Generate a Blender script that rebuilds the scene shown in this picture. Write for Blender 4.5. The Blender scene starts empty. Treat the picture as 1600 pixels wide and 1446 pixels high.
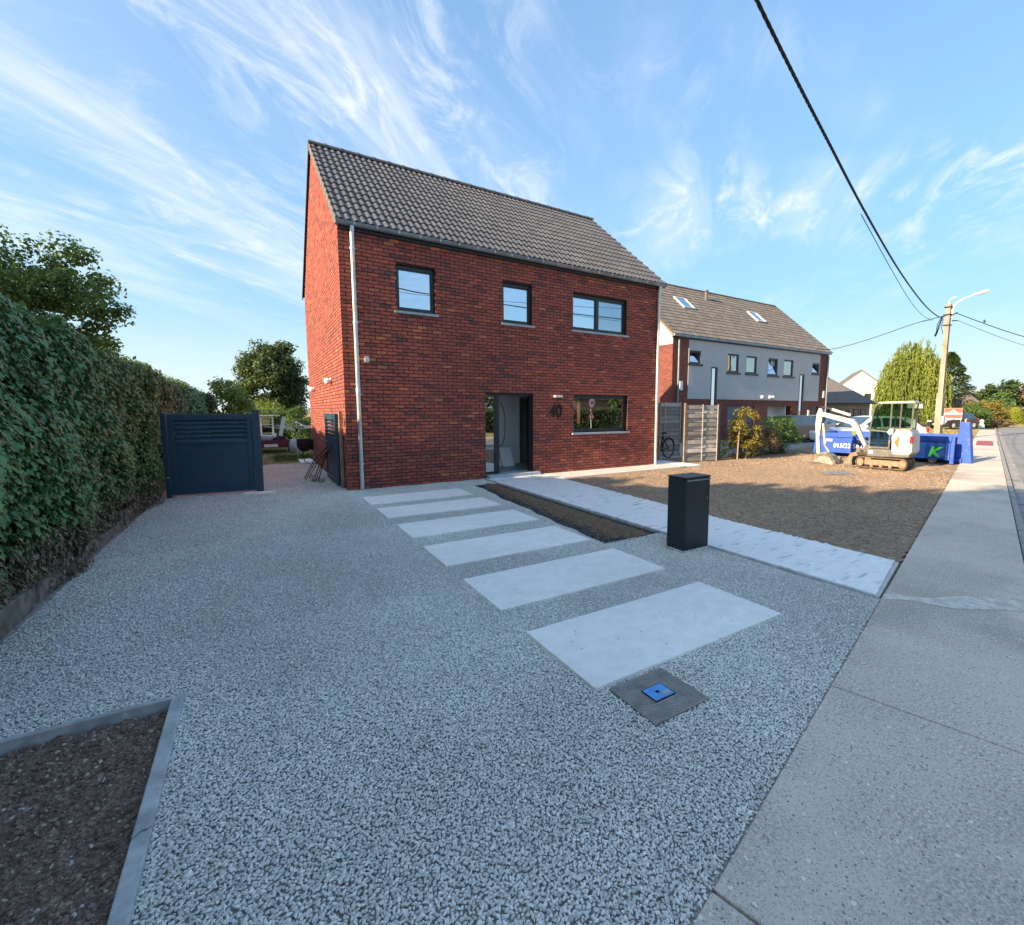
import bpy, bmesh, math, random
import numpy as np
from mathutils import Vector, Matrix, noise
R = math.radians
rng = np.random.default_rng(7)
random.seed(7)
scene = bpy.context.scene
COL = scene.collection

# ------------------------------------------------------------------ camera
cd = bpy.data.cameras.new('camera')
cam = bpy.data.objects.new('camera', cd)
COL.objects.link(cam)
cd.sensor_width = 36
cd.lens = 723.63 * 36 / 1600
cd.shift_x = (800 - 854.5) / 1600
cd.shift_y = (716.1 - 723) / 1600
cd.clip_start = 0.05
cd.clip_end = 2000
CAMP = Vector((-1.5837, -10.3332, 1.68))
cam.location = CAMP
cam.rotation_euler = (math.pi / 2 - 0.1035, 0, -0.5608)
scene.camera = cam

# ------------------------------------------------------------------ sun and sky
SUN_EL = R(22)
SUN_AZ = R(1.5)          # direction in which the light travels, from +X towards +Y
sd = bpy.data.lights.new('sun', 'SUN')
sd.energy = 2.5
sd.angle = R(0.6)
sd.color = (1.0, 0.78, 0.53)
sun = bpy.data.objects.new('sun', sd)
COL.objects.link(sun)
dv = Vector((math.cos(SUN_EL) * math.cos(SUN_AZ), math.cos(SUN_EL) * math.sin(SUN_AZ), -math.sin(SUN_EL)))
sun.rotation_euler = dv.to_track_quat('-Z', 'Y').to_euler()
sun.location = (-30, 0, 20)

world = bpy.data.worlds.new('World')
scene.world = world
world.use_nodes = True
wn, wl = world.node_tree.nodes, world.node_tree.links
wn.clear()
def wnode(t, **k):
    n = wn.new(t)
    for a, b in k.items(): setattr(n, a, b)
    return n
wo = wnode('ShaderNodeOutputWorld')
bg = wnode('ShaderNodeBackground')
bg.inputs['Strength'].default_value = 0.15
sky = wnode('ShaderNodeTexSky', sky_type='NISHITA', sun_disc=False)
sky.sun_elevation = SUN_EL
sky.sun_rotation = R(270 - 1.5)
sky.altitude = 50
sky.air_density = 1.0
sky.dust_density = 0.6
sky.ozone_density = 2.2
tc = wnode('ShaderNodeTexCoord')
sep = wnode('ShaderNodeSeparateXYZ'); wl.new(tc.outputs['Generated'], sep.inputs[0])
def wmath(op, a, b=None, c=None, clamp=False):
    n = wnode('ShaderNodeMath', operation=op); n.use_clamp = clamp
    for i, x in enumerate((a, b, c)):
        if x is None: continue
        if isinstance(x, (int, float)): n.inputs[i].default_value = x
        else: wl.new(x, n.inputs[i])
    return n.outputs[0]
den = wmath('ADD', wmath('MAXIMUM', sep.outputs[2], 0.0), 0.12)
ux = wmath('DIVIDE', sep.outputs[0], den); uy = wmath('DIVIDE', sep.outputs[1], den)
CA = R(47)               # heading of the cirrus streaks
al = wmath('ADD', wmath('MULTIPLY', ux, math.sin(CA)), wmath('MULTIPLY', uy, math.cos(CA)))
ac = wmath('SUBTRACT', wmath('MULTIPLY', ux, math.cos(CA)), wmath('MULTIPLY', uy, math.sin(CA)))
def wnoise(sa, sc, scale, detail, rough=0.55, dist=0.0, off=0.0):
    cb = wnode('ShaderNodeCombineXYZ')
    wl.new(wmath('MULTIPLY_ADD', al, sa, off), cb.inputs[0]); wl.new(wmath('MULTIPLY_ADD', ac, sc, off * 1.7), cb.inputs[1])
    n = wnode('ShaderNodeTexNoise'); wl.new(cb.outputs[0], n.inputs['Vector'])
    n.inputs['Scale'].default_value = scale; n.inputs['Detail'].default_value = detail
    n.inputs['Roughness'].default_value = rough; n.inputs['Distortion'].default_value = dist
    return n.outputs[0]
def wrange(v, a, b, c=0.0, d=1.0):
    n = wnode('ShaderNodeMapRange', interpolation_type='SMOOTHSTEP')
    wl.new(v, n.inputs[0])
    for i, x in enumerate((a, b, c, d)): n.inputs[i + 1].default_value = x
    return n.outputs[0]
streak = wrange(wnoise(0.42, 1.9, 1.25, 8, 0.60, 0.7, 12.9), 0.40, 0.72)
wisp = wrange(wnoise(1.3, 2.6, 2.1, 10, 0.68, 1.1, 15.1), 0.44, 0.72)
cover = wrange(wnoise(0.8, 0.9, 1.1, 3, 0.5, 0.4, 1.7), 0.38, 0.62)
left = wrange(ac, -2.4, 0.4, 1.0, 0.0)
band = wmath('MULTIPLY', wmath('MAXIMUM', cover, wmath('MULTIPLY', left, 0.75)), wmath('ADD', wmath('MULTIPLY', streak, wmath('MULTIPLY_ADD', left, 0.45, 0.42)), wmath('MULTIPLY', wisp, 0.55)))
veil = wmath('MULTIPLY_ADD', wrange(wnoise(0.35, 1.1, 0.9, 4, 0.5, 0.5, 8.8), 0.35, 0.75), wmath('MULTIPLY', left, 0.40), 0.04)
hz = wrange(sep.outputs[2], 0.10, 0.34, 0.05, 1.0)
cl = wmath('MULTIPLY', wmath('ADD', band, veil, clamp=True), hz, clamp=True)
mix = wnode('ShaderNodeMix', data_type='RGBA', blend_type='MIX')
# the phone's exposure rolls the bright sky off softly: hue-preserving shoulder over the whole dome
lum = wnode('ShaderNodeRGBToBW'); wl.new(sky.outputs[0], lum.inputs[0])
shl = wmath('DIVIDE', 1.0, wmath('MULTIPLY_ADD', lum.outputs[0], 0.62, 1.0))
scl = wnode('ShaderNodeVectorMath', operation='SCALE'); wl.new(sky.outputs[0], scl.inputs[0]); wl.new(shl, scl.inputs['Scale'])
tnt = wnode('ShaderNodeVectorMath', operation='MULTIPLY'); wl.new(scl.outputs[0], tnt.inputs[0]); tnt.inputs[1].default_value = (0.94, 1.02, 0.98)
hsv = wnode('ShaderNodeHueSaturation'); hsv.inputs['Saturation'].default_value = 1.06; hsv.inputs['Value'].default_value = 0.91
wl.new(tnt.outputs[0], hsv.inputs['Color'])
wl.new(wmath('MULTIPLY', cl, 0.92), mix.inputs[0])
hzm = wnode('ShaderNodeMix', data_type='RGBA', blend_type='MIX')
wl.new(wrange(sep.outputs[2], -0.02, 0.22, 0.85, 0.0), hzm.inputs[0]); wl.new(hsv.outputs[0], hzm.inputs[6]); hzm.inputs[7].default_value = (1.16, 1.40, 1.58, 1)
wl.new(hzm.outputs[2], mix.inputs[6])
mix.inputs[7].default_value = (1.58, 1.60, 1.60, 1)
wl.new(mix.outputs[2], bg.inputs['Color'])
wl.new(bg.outputs[0], wo.inputs['Surface'])

scene.view_settings.view_transform = 'Standard'
scene.view_settings.look = 'None'
scene.view_settings.gamma = 1
scene.view_settings.use_curve_mapping = False
scene.view_settings.exposure = 2.32

# ------------------------------------------------------------------ tags
def tag(o, label=None, cat=None, group=None, kind=None):
    if label: o['label'] = label
    if cat: o['category'] = cat
    if group: o['group'] = group
    if kind: o['kind'] = kind
    return o
def empty(name, loc=(0, 0, 0), rz=0.0, label=None, cat=None, group=None):
    o = bpy.data.objects.new(name, None); COL.objects.link(o)
    o.empty_display_size = 0.2
    o.location = loc; o.rotation_euler = (0, 0, rz)
    return tag(o, label, cat, group)
def copy_tree(o, parent=None):
    c = o.copy(); COL.objects.link(c)
    if parent is not None:
        c.parent = parent
    for ch in [x for x in o.children]:
        copy_tree(ch, c)
    return c

# ------------------------------------------------------------------ mesh helpers
class MB:
    def __init__(s): s.v = []; s.f = []; s.m = []; s.t = []
    def add(s, vs, fs, mi=0, t=0.5):
        b = len(s.v); s.v += [tuple(map(float, p)) for p in vs]
        for f in fs: s.f.append([b + i for i in f]); s.m.append(mi); s.t.append(t)
        return s
    def box(s, x0, x1, y0, y1, z0, z1, mi=0, t=0.5):
        vs = [(x0, y0, z0), (x1, y0, z0), (x1, y1, z0), (x0, y1, z0), (x0, y0, z1), (x1, y0, z1), (x1, y1, z1), (x0, y1, z1)]
        return s.add(vs, [(0, 3, 2, 1), (4, 5, 6, 7), (0, 1, 5, 4), (1, 2, 6, 5), (2, 3, 7, 6), (3, 0, 4, 7)], mi, t)
    def obox(s, c, ax, ay, az, mi=0, t=0.5):
        c, ax, ay, az = map(Vector, (c, ax, ay, az))
        vs = [c + sx * ax + sy * ay + sz * az for sz in (-1, 1) for sx, sy in ((-1, -1), (1, -1), (1, 1), (-1, 1))]
        return s.add(vs, [(0, 3, 2, 1), (4, 5, 6, 7), (0, 1, 5, 4), (1, 2, 6, 5), (2, 3, 7, 6), (3, 0, 4, 7)], mi, t)
    def bar(s, p0, p1, w, h, mi=0, up=(0, 0, 1)):
        p0, p1 = Vector(p0), Vector(p1); d = p1 - p0; L = d.length; d.normalize()
        u = Vector(up)
        if abs(d.dot(u)) > 0.99: u = Vector((1, 0, 0))
        sd_ = d.cross(u).normalized(); u2 = sd_.cross(d).normalized()
        return s.obox((p0 + p1) / 2, d * L / 2, sd_ * w / 2, u2 * h / 2, mi)
    def tube(s, path, r, n=8, mi=0, cap=True):
        path = [Vector(p) for p in path]; k = len(path)
        rr = r if isinstance(r, (list, tuple)) else [r] * k
        vs = []; prev = None
        for i, p in enumerate(path):
            d = (path[min(i + 1, k - 1)] - path[max(i - 1, 0)]).normalized()
            if prev is None:
                a = Vector((0, 0, 1)) if abs(d.z) < 0.9 else Vector((1, 0, 0))
                e = d.cross(a).normalized()
            else:
                e = (prev - d * prev.dot(d)).normalized()
            prev = e; g = d.cross(e)
            for j in range(n):
                a = 2 * math.pi * j / n
                vs.append(p + (e * math.cos(a) + g * math.sin(a)) * rr[i])
        fs = [(i * n + j, i * n + (j + 1) % n, (i + 1) * n + (j + 1) % n, (i + 1) * n + j) for i in range(k - 1) for j in range(n)]
        if cap: fs += [tuple(range(n))[::-1], tuple((k - 1) * n + j for j in range(n))]
        return s.add(vs, fs, mi)
    def prism(s, pts, axis, a, b, mi=0, wf=None):
        """pts 2-D outline; axis 'y': pts=(x,z) extruded y a..b; 'x': (y,z); 'z': (x,y). wf(p)->shrink of a,b"""
        def mk(p, q):
            return {'y': (p[0], q, p[1]), 'x': (q, p[0], p[1]), 'z': (p[0], p[1], q)}[axis]
        n = len(pts); vs = []
        for q in (0, 1):
            for p in pts:
                aa, bb = (a, b) if wf is None else wf(p)
                vs.append(mk(p, (aa, bb)[q]))
        fs = [tuple(range(n)), tuple(range(2 * n - 1, n - 1, -1))] + [(i, i + n, (i + 1) % n + n, (i + 1) % n) for i in range(n)]
        return s.add(vs, fs, mi)
    def lathe(s, prof, c=(0, 0, 0), n=20, mi=0, axis='z'):
        vs = []
        for r, z in prof:
            for j in range(n):
                a = 2 * math.pi * j / n
                x, y = r * math.cos(a), r * math.sin(a)
                v = {'z': (x, y, z), 'y': (x, z, y), 'x': (z, x, y)}[axis]
                vs.append((c[0] + v[0], c[1] + v[1], c[2] + v[2]))
        k = len(prof)
        fs = [(i * n + j, i * n + (j + 1) % n, (i + 1) * n + (j + 1) % n, (i + 1) * n + j) for i in range(k - 1) for j in range(n)]
        fs += [tuple(range(n))[::-1], tuple((k - 1) * n + j for j in range(n))]
        return s.add(vs, fs, mi)
    def mesh(s, name, mats):
        me = bpy.data.meshes.new(name); me.from_pydata(s.v, [], s.f)
        mats = mats if isinstance(mats, (list, tuple)) else [mats]
        for m in mats: me.materials.append(m)
        me.polygons.foreach_set('material_index', s.m)
        at = me.attributes.new('tint', 'FLOAT', 'FACE'); at.data.foreach_set('value', s.t)
        bm = bmesh.new(); bm.from_mesh(me); bmesh.ops.recalc_face_normals(bm, faces=bm.faces); bm.to_mesh(me); bm.free()
        me.update(); return me
    def build(s, name, mats, parent=None, smooth=False, bevel=0.0, loc=None):
        return link(name, s.mesh(name, mats), parent, smooth, bevel, loc)
def link(name, me, parent=None, smooth=False, bevel=0.0, loc=None):
    o = bpy.data.objects.new(name, me); COL.objects.link(o)
    if parent is not None: o.parent = parent
    if loc is not None: o.location = loc
    if smooth:
        me.polygons.foreach_set('use_smooth', [True] * len(me.polygons)); me.set_sharp_from_angle(angle=R(40))
    if bevel:
        b = o.modifiers.new('bevel', 'BEVEL'); b.width = bevel; b.segments = 2; b.limit_method = 'ANGLE'; b.angle_limit = R(35)
    return o
def fastmesh(name, V, F, mat, tint=None, smooth=False):
    V = np.asarray(V, np.float32); F = np.asarray(F, np.int32); m, k = F.shape
    me = bpy.data.meshes.new(name)
    me.vertices.add(len(V)); me.vertices.foreach_set('co', V.ravel())
    me.loops.add(m * k); me.loops.foreach_set('vertex_index', F.ravel())
    me.polygons.add(m); me.polygons.foreach_set('loop_start', np.arange(m, dtype=np.int32) * k)
    me.update(calc_edges=True)
    if tint is not None:
        a = me.attributes.new('tint', 'FLOAT', 'FACE'); a.data.foreach_set('value', np.asarray(tint, np.float32))
    if smooth: me.polygons.foreach_set('use_smooth', [True] * m)
    me.materials.append(mat)
    return me

# ------------------------------------------------------------------ materials
def M(name, col=None, rough=0.8, ramp=None, fac='noise', scale=6.0, detail=4, var=0.15, bump=0.0, bscale=60.0, bdist=0.01,
      metal=0.0, spec=0.35, stain=None, stain_scale=1.5, stain_rng=(0.5, 0.7), trans=0.0, stretch=None, specks=None, emit=None, coat=0.0, big=0.0):
    """procedural Principled material; ramp=[(pos,colour)...] driven by world-position noise, face attribute 'tint' or object random"""
    m = bpy.data.materials.new(name); m.use_nodes = True
    nt = m.node_tree; nd, lk = nt.nodes, nt.links
    bs = nd['Principled BSDF']; out = nd['Material Output']
    bs.inputs['Roughness'].default_value = rough; bs.inputs['Metallic'].default_value = metal
    bs.inputs['Specular IOR Level'].default_value = spec
    if coat: bs.inputs['Coat Weight'].default_value = coat; bs.inputs['Coat Roughness'].default_value = 0.08
    geo = nd.new('ShaderNodeNewGeometry'); vec = geo.outputs['Position']
    if stretch:
        mp = nd.new('ShaderNodeMapping'); mp.inputs['Scale'].default_value = stretch; lk.new(vec, mp.inputs[0]); vec = mp.outputs[0]
    def nz(sc, dt=4, ro=0.55):
        n = nd.new('ShaderNodeTexNoise'); n.inputs['Scale'].default_value = sc; n.inputs['Detail'].default_value = dt; n.inputs['Roughness'].default_value = ro
        lk.new(vec, n.inputs['Vector']); return n.outputs[0]
    def mixc(f, a, b, mode='MIX'):
        n = nd.new('ShaderNodeMix'); n.data_type = 'RGBA'; n.blend_type = mode
        for s_, i in ((f, 0), (a, 6), (b, 7)):
            if isinstance(s_, (int, float)): n.inputs[i].default_value = s_
            elif isinstance(s_, tuple): n.inputs[i].default_value = (*s_[:3], 1)
            else: lk.new(s_, n.inputs[i])
        return n.outputs[2]
    def rng_(v, a, b, c=0.0, d=1.0):
        n = nd.new('ShaderNodeMapRange'); n.interpolation_type = 'SMOOTHSTEP'; lk.new(v, n.inputs[0])
        for i, x in enumerate((a, b, c, d)): n.inputs[i + 1].default_value = x
        return n.outputs[0]
    if ramp:
        cr = nd.new('ShaderNodeValToRGB')
        el = cr.color_ramp.elements
        while len(el) < len(ramp): el.new(0.5)
        for e, (p, c) in zip(el, ramp): e.position = p; e.color = (*c, 1)
        if fac == 'tint':
            a = nd.new('ShaderNodeAttribute'); a.attribute_name = 'tint'; f = a.outputs['Fac']
        elif fac == 'object':
            a = nd.new('ShaderNodeObjectInfo'); f = a.outputs['Random']
        else: f = nz(scale, detail)
        lk.new(f, cr.inputs[0]); c = cr.outputs[0]
    else:
        c = tuple(col)
    if var:
        v = rng_(nz(scale * (1 if not ramp or fac != 'noise' else 3), 5), 0.3, 0.7, 1 - var, 1 + var)
        cb = nd.new('ShaderNodeCombineColor')
        for i in range(3): lk.new(v, cb.inputs[i])
        c = mixc(1.0, c, cb.outputs[0], 'MULTIPLY')
    if big:
        v = rng_(nz(0.45, 3), 0.3, 0.7, 1 - big, 1 + big)
        cb = nd.new('ShaderNodeCombineColor')
        for i in range(3): lk.new(v, cb.inputs[i])
        c = mixc(1.0, c, cb.outputs[0], 'MULTIPLY')
    if stain:
        c = mixc(rng_(nz(stain_scale, 6, 0.65), *stain_rng), c, tuple(stain))
    if specks:
        for (sc, thr, scol) in specks:
            vo = nd.new('ShaderNodeTexVoronoi'); vo.inputs['Scale'].default_value = sc; lk.new(vec, vo.inputs['Vector'])
            sr = nd.new('ShaderNodeSeparateColor'); lk.new(vo.outputs['Color'], sr.inputs[0])
            g1 = nd.new('ShaderNodeMath'); g1.operation = 'GREATER_THAN'; lk.new(sr.outputs[0], g1.inputs[0]); g1.inputs[1].default_value = thr
            g2 = nd.new('ShaderNodeMath'); g2.operation = 'LESS_THAN'; lk.new(vo.outputs['Distance'], g2.inputs[0]); g2.inputs[1].default_value = 0.42
            g3 = nd.new('ShaderNodeMath'); g3.operation = 'MULTIPLY'; lk.new(g1.outputs[0], g3.inputs[0]); lk.new(g2.outputs[0], g3.inputs[1])
            c = mixc(g3.outputs[0], c, scol)
    if isinstance(c, tuple): bs.inputs['Base Color'].default_value = (*c[:3], 1)
    else: lk.new(c, bs.inputs['Base Color'])
    if bump:
        b = nd.new('ShaderNodeBump'); b.inputs['Strength'].default_value = bump; b.inputs['Distance'].default_value = bdist
        lk.new(nz(bscale, 6, 0.6), b.inputs['Height']); lk.new(b.outputs[0], bs.inputs['Normal'])
    if trans:
        tr = nd.new('ShaderNodeBsdfTranslucent'); ms = nd.new('ShaderNodeMixShader'); ms.inputs[0].default_value = trans
        if isinstance(c, tuple): tr.inputs[0].default_value = (*c[:3], 1)
        else: lk.new(c, tr.inputs[0])
        lk.new(bs.outputs[0], ms.inputs[1]); lk.new(tr.outputs[0], ms.inputs[2]); lk.new(ms.outputs[0], out.inputs[0])
    if emit:
        bs.inputs['Emission Color'].default_value = (*emit[:3], 1); bs.inputs['Emission Strength'].default_value = emit[3]
    return m
def glass(name, refl=0.6, tint=(0.9, 0.95, 1.0), clear=(0.8, 0.86, 0.86)):
    m = bpy.data.materials.new(name); m.use_nodes = True
    nd, lk = m.node_tree.nodes, m.node_tree.links
    nd.remove(nd['Principled BSDF'])
    g = nd.new('ShaderNodeBsdfGlossy'); g.inputs['Roughness'].default_value = 0.0; g.inputs['Color'].default_value = (*tint, 1)
    t = nd.new('ShaderNodeBsdfTransparent'); t.inputs[0].default_value = (*clear, 1)
    lw = nd.new('ShaderNodeLayerWeight'); lw.inputs[0].default_value = 0.35
    mr = nd.new('ShaderNodeMapRange'); lk.new(lw.outputs['Fresnel'], mr.inputs[0])
    mr.inputs[1].default_value = 0.1; mr.inputs[2].default_value = 0.8; mr.inputs[3].default_value = refl; mr.inputs[4].default_value = min(1, refl + 0.35)
    # very slight waviness of the sheet
    n = nd.new('ShaderNodeTexNoise'); n.inputs['Scale'].default_value = 1.3; n.inputs['Detail'].default_value = 1
    ge = nd.new('ShaderNodeNewGeometry'); lk.new(ge.outputs['Position'], n.inputs['Vector'])
    b = nd.new('ShaderNodeBump'); b.inputs['Strength'].default_value = 0.08; b.inputs['Distance'].default_value = 0.02
    lk.new(n.outputs[0], b.inputs['Height']); lk.new(b.outputs[0], g.inputs['Normal'])
    mx = nd.new('ShaderNodeMixShader'); lk.new(mr.outputs[0], mx.inputs[0]); lk.new(t.outputs[0], mx.inputs[1]); lk.new(g.outputs[0], mx.inputs[2])
    lk.new(mx.outputs[0], nd['Material Output'].inputs[0])
    return m
def brickwall(name, bw=0.22, bh=0.075, cols=((.25, .055, .035), (.12, .035, .03)), mortar=(.12, .09, .08)):
    """brick pattern for far walls: world XZ / YZ picked by normal"""
    m = bpy.data.materials.new(name); m.use_nodes = True
    nd, lk = m.node_tree.nodes, m.node_tree.links; bs = nd['Principled BSDF']; bs.inputs['Roughness'].default_value = .85
    ge = nd.new('ShaderNodeNewGeometry'); sp = nd.new('ShaderNodeSeparateXYZ'); lk.new(ge.outputs['Position'], sp.inputs[0])
    ad = nd.new('ShaderNodeMath'); ad.operation = 'ADD'; lk.new(sp.outputs[0], ad.inputs[0]); lk.new(sp.outputs[1], ad.inputs[1])
    cb = nd.new('ShaderNodeCombineXYZ'); lk.new(ad.outputs[0], cb.inputs[0]); lk.new(sp.outputs[2], cb.inputs[1])
    br = nd.new('ShaderNodeTexBrick'); lk.new(cb.outputs[0], br.inputs['Vector'])
    br.inputs['Scale'].default_value = 1; br.inputs['Brick Width'].default_value = bw; br.inputs['Row Height'].default_value = bh
    br.inputs['Mortar Size'].default_value = .006; br.inputs['Color1'].default_value = (*cols[0], 1); br.inputs['Color2'].default_value = (*cols[1], 1); br.inputs['Mortar'].default_value = (*mortar, 1)
    lk.new(br.outputs[0], bs.inputs['Base Color'])
    b = nd.new('ShaderNodeBump'); b.inputs['Strength'].default_value = .5; b.inputs['Distance'].default_value = .006; b.invert = True
    lk.new(br.outputs['Fac'], b.inputs['Height']); lk.new(b.outputs[0], bs.inputs['Normal'])
    return m

BR = [(0.0, (.13, .070, .062)), (0.10, (.21, .068, .056)), (0.28, (.285, .080, .062)), (0.72, (.345, .094, .068)), (0.94, (.385, .100, .064)), (1.0, (.50, .17, .09))]
m_brick_t = M('brick_red_mixed', ramp=BR, fac='tint', rough=.88, var=.22, scale=22, bump=.6, bscale=140, bdist=.004)
m_brick_o = M('brick_red_single', ramp=BR, fac='object', rough=.88, var=.22, scale=22, bump=.6, bscale=140, bdist=.004)
m_mortar = M('mortar_dark', (.050, .026, .022), rough=.95, var=.2, scale=30, bump=.4, bscale=200, bdist=.003)
TL = [(0.0, (.082, .085, .094)), (0.5, (.094, .097, .106)), (1.0, (.108, .111, .120))]
m_tile_t = M('roof_tile_grey', ramp=TL, fac='tint', rough=.62, var=.12, scale=9, bump=.25, bscale=90, bdist=.003)
m_tile_o = M('roof_tile_grey_single', ramp=TL, fac='object', rough=.62, var=.12, scale=9, bump=.25, bscale=90, bdist=.003)
m_tile2 = M('roof_tile_brown_grey', ramp=[(0, (.115, .105, .098)), (1, (.165, .152, .14))], fac='tint', rough=.7, var=.12, scale=5)
m_zinc = M('zinc_dark', (.24, .28, .31), rough=.42, metal=.5, var=.15, scale=3)
m_galv = M('galvanised', (.62, .66, .68), rough=.38, metal=.65, var=.10, scale=6, stain=(.50, .52, .50), stain_scale=4)
m_alu_w = M('white_metal', (.80, .80, .78), rough=.4, var=.05, scale=4)
m_anth = M('anthracite_frame', (.022, .027, .030), rough=.38, var=.08, scale=4, spec=.5)
m_gate = M('anthracite_blue_powder', (.020, .060, .100), rough=.42, var=.08, scale=3, spec=.5)
m_black = M('black_powder', (.012, .016, .022), rough=.42, var=.12, scale=8, spec=.5, bump=.06, bscale=500, bdist=.001)
m_blackm = M('black_matt', (.012, .012, .013), rough=.8, var=.1)
m_sill = M('bluestone_sill', (.36, .40, .44), rough=.7, var=.12, scale=12)
m_glass = glass('window_glass_upper', .80, (.80, .86, .95))
m_glass2 = glass('window_glass_ground', .42, (.80, .84, .86))
m_glass3 = glass('window_glass_net', .38, (.80, .86, .95))
m_glassc = glass('cab_glass', .18, (.9, .95, .95), (.62, .74, .66))
m_glassd = glass('car_glass', .45, (.85, .9, .95), (.15, .18, .18))
m_plaster = M('interior_plaster', (.84, .85, .85), rough=.9, var=.04)
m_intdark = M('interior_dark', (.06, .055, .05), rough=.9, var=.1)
m_whitep = M('white_painted_wood', (.88, .88, .88), rough=.5, var=.03)
m_floor = M('grey_floor_tile', (.22, .23, .235), rough=.35, var=.1)
m_wood = M('brown_wood', (.20, .10, .05), rough=.6, var=.25, scale=10, stretch=(1, 1, 6))
STN = [(0.0, (.50, .50, .46)), (0.35, (.66, .66, .61)), (0.7, (.74, .73, .68)), (1.0, (.84, .83, .775))]
m_stone = M('crushed_limestone', ramp=STN, fac='object', rough=.85, var=.15, scale=60, big=.10)
m_gravelbed = M('gravel_fines', (.38, .37, .345), rough=.95, var=.35, scale=45, bump=.8, bscale=70, bdist=.01, big=.08)
m_slab = M('pale_concrete_slab', (.86, .84, .78), rough=.75, var=.05, scale=7, specks=[(160, .965, (.52, .52, .50)), (45, .992, (.46, .46, .44))], stain=(.72, .71, .68), stain_scale=9, stain_rng=(.60, .78), bump=.2, bscale=160, bdist=.002, big=.06)
m_kerbc = M('blue_grey_concrete', (.42, .44, .44), rough=.8, var=.22, scale=9, stain=(.54, .56, .56), stain_scale=12, stain_rng=(.5, .75), bump=.3, bscale=120, bdist=.003)
m_pave = M('pavement_concrete', (.55, .475, .39), rough=.88, var=.30, scale=70, big=.20, stain=(.68, .60, .50), stain_scale=1.1, stain_rng=(.40, .66),
           specks=[(95, .94, (.72, .68, .62)), (80, .93, (.23, .21, .19)), (48, .980, (.80, .76, .70)), (150, .74, (.33, .295, .26))], bump=.55, bscale=110, bdist=.004)
m_channel = M('gutter_concrete', (.33, .31, .285), rough=.85, var=.25, scale=14, stain=(.16, .15, .14), stain_scale=4, bump=.4, bscale=90, bdist=.004)
m_joint = M('joint_dark', (.05, .048, .045), rough=.95, var=.3)
m_road = M('road_concrete_asphalt', (.24, .235, .225), rough=.85, var=.2, scale=50, big=.12, bump=.4, bscale=90, bdist=.004)
m_red = M('red_pavement_paint', (.36, .10, .12), rough=.8, var=.15, scale=12)
m_whitemark = M('white_road_paint', (.72, .71, .67), rough=.7, var=.08)
m_soil_l = M('lawn_soil', ramp=[(.25, (.23, .16, .105)), (.5, (.33, .235, .155)), (.75, (.44, .32, .215))], scale=9, detail=8, rough=.98, var=.30, bump=1.0, bscale=55, bdist=.02, big=.10)
m_soil_d = M('bed_soil', ramp=[(.3, (.12, .080, .056)), (.5, (.215, .150, .108)), (.68, (.35, .255, .19))], scale=22, detail=8, rough=.98, var=.35, bump=1.0, bscale=70, bdist=.015)
m_clod_l = M('soil_clod_light', ramp=[(0, (.21, .145, .095)), (1, (.42, .30, .20))], fac='object', rough=.98, var=.25, scale=60)
m_clod_d = M('soil_clod_dark', ramp=[(0, (.14, .10, .075)), (.9, (.30, .225, .17)), (1, (.55, .50, .45))], fac='object', rough=.98, var=.25, scale=60)
m_sand = M('sandy_verge', ramp=[(.3, (.26, .18, .11)), (.6, (.36, .26, .17)), (.8, (.46, .36, .25))], scale=3, detail=9, rough=.97, var=.2, bump=.8, bscale=40, bdist=.015, big=.1)
m_dryg = M('dry_grass_ground', ramp=[(.3, (.20, .17, .07)), (.5, (.34, .27, .12)), (.7, (.46, .36, .17))], scale=2.2, detail=9, rough=.97, var=.3, bump=.8, bscale=40, bdist=.02)
m_foil = M('dusty_plastic_foil', ramp=[(.31, (.44, .44, .44)), (.385, (.76, .76, .74)), (.44, (.92, .90, .86))], scale=7, detail=14, rough=.38, var=.05, spec=.5, stretch=(.40, 1.7, 1), bump=.8, bscale=14, bdist=.02)
m_terr = M('terrace_concrete', (.60, .57, .52), rough=.85, var=.08, scale=8)
m_wallc = M('garden_wall_concrete', (.21, .19, .165), rough=.92, var=.3, scale=10, stain=(.10, .09, .07), stain_scale=4, bump=.5, bscale=60, bdist=.008)
m_render = M('grey_render', (.46, .47, .48), rough=.9, var=.03, scale=2)
m_render_w = M('cream_render', (.70, .64, .52), rough=.9, var=.03, scale=2)
m_nbrick = brickwall('neighbour_brick')
m_nbrick2 = brickwall('bungalow_brick', cols=((.36, .27, .20), (.30, .22, .16)), mortar=(.35, .3, .25))
m_slate = M('dark_slate_roof', (.15, .135, .13), rough=.7, var=.15, scale=3, bump=.6, bscale=6, bdist=.02, stretch=(1, 1, 4))
m_fence = M('weathered_timber', ramp=[(0, (.20, .19, .175)), (.5, (.34, .32, .295)), (1, (.50, .47, .43))], fac='tint', rough=.85, var=.25, scale=6, stretch=(1, 1, 9), bump=.4, bscale=30, bdist=.004)
m_fencep = M('timber_post', (.30, .23, .16), rough=.85, var=.2, scale=8)
m_bluec = M('container_blue', (.020, .085, .44), rough=.45, var=.18, scale=5, stain=(.10, .12, .30), stain_scale=6, stain_rng=(.55, .72))
m_white = M('machine_white', (.56, .54, .47), rough=.5, var=.14, scale=6, stain=(.34, .27, .19), stain_scale=7, stain_rng=(.50, .68))
m_mgrey = M('machine_grey', (.12, .12, .105), rough=.6, var=.2, scale=7, stain=(.27, .22, .15), stain_scale=4)
m_mdark = M('machine_black', (.02, .02, .02), rough=.6, var=.2)
m_track = M('dusty_rubber_track', (.13, .095, .065), rough=.95, var=.3, scale=12)
m_trackf = M('track_frame_dusty', (.28, .19, .13), rough=.8, var=.25, scale=9)
m_orange = M('orange_plate', (.80, .13, .03), rough=.5, var=.03)
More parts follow.
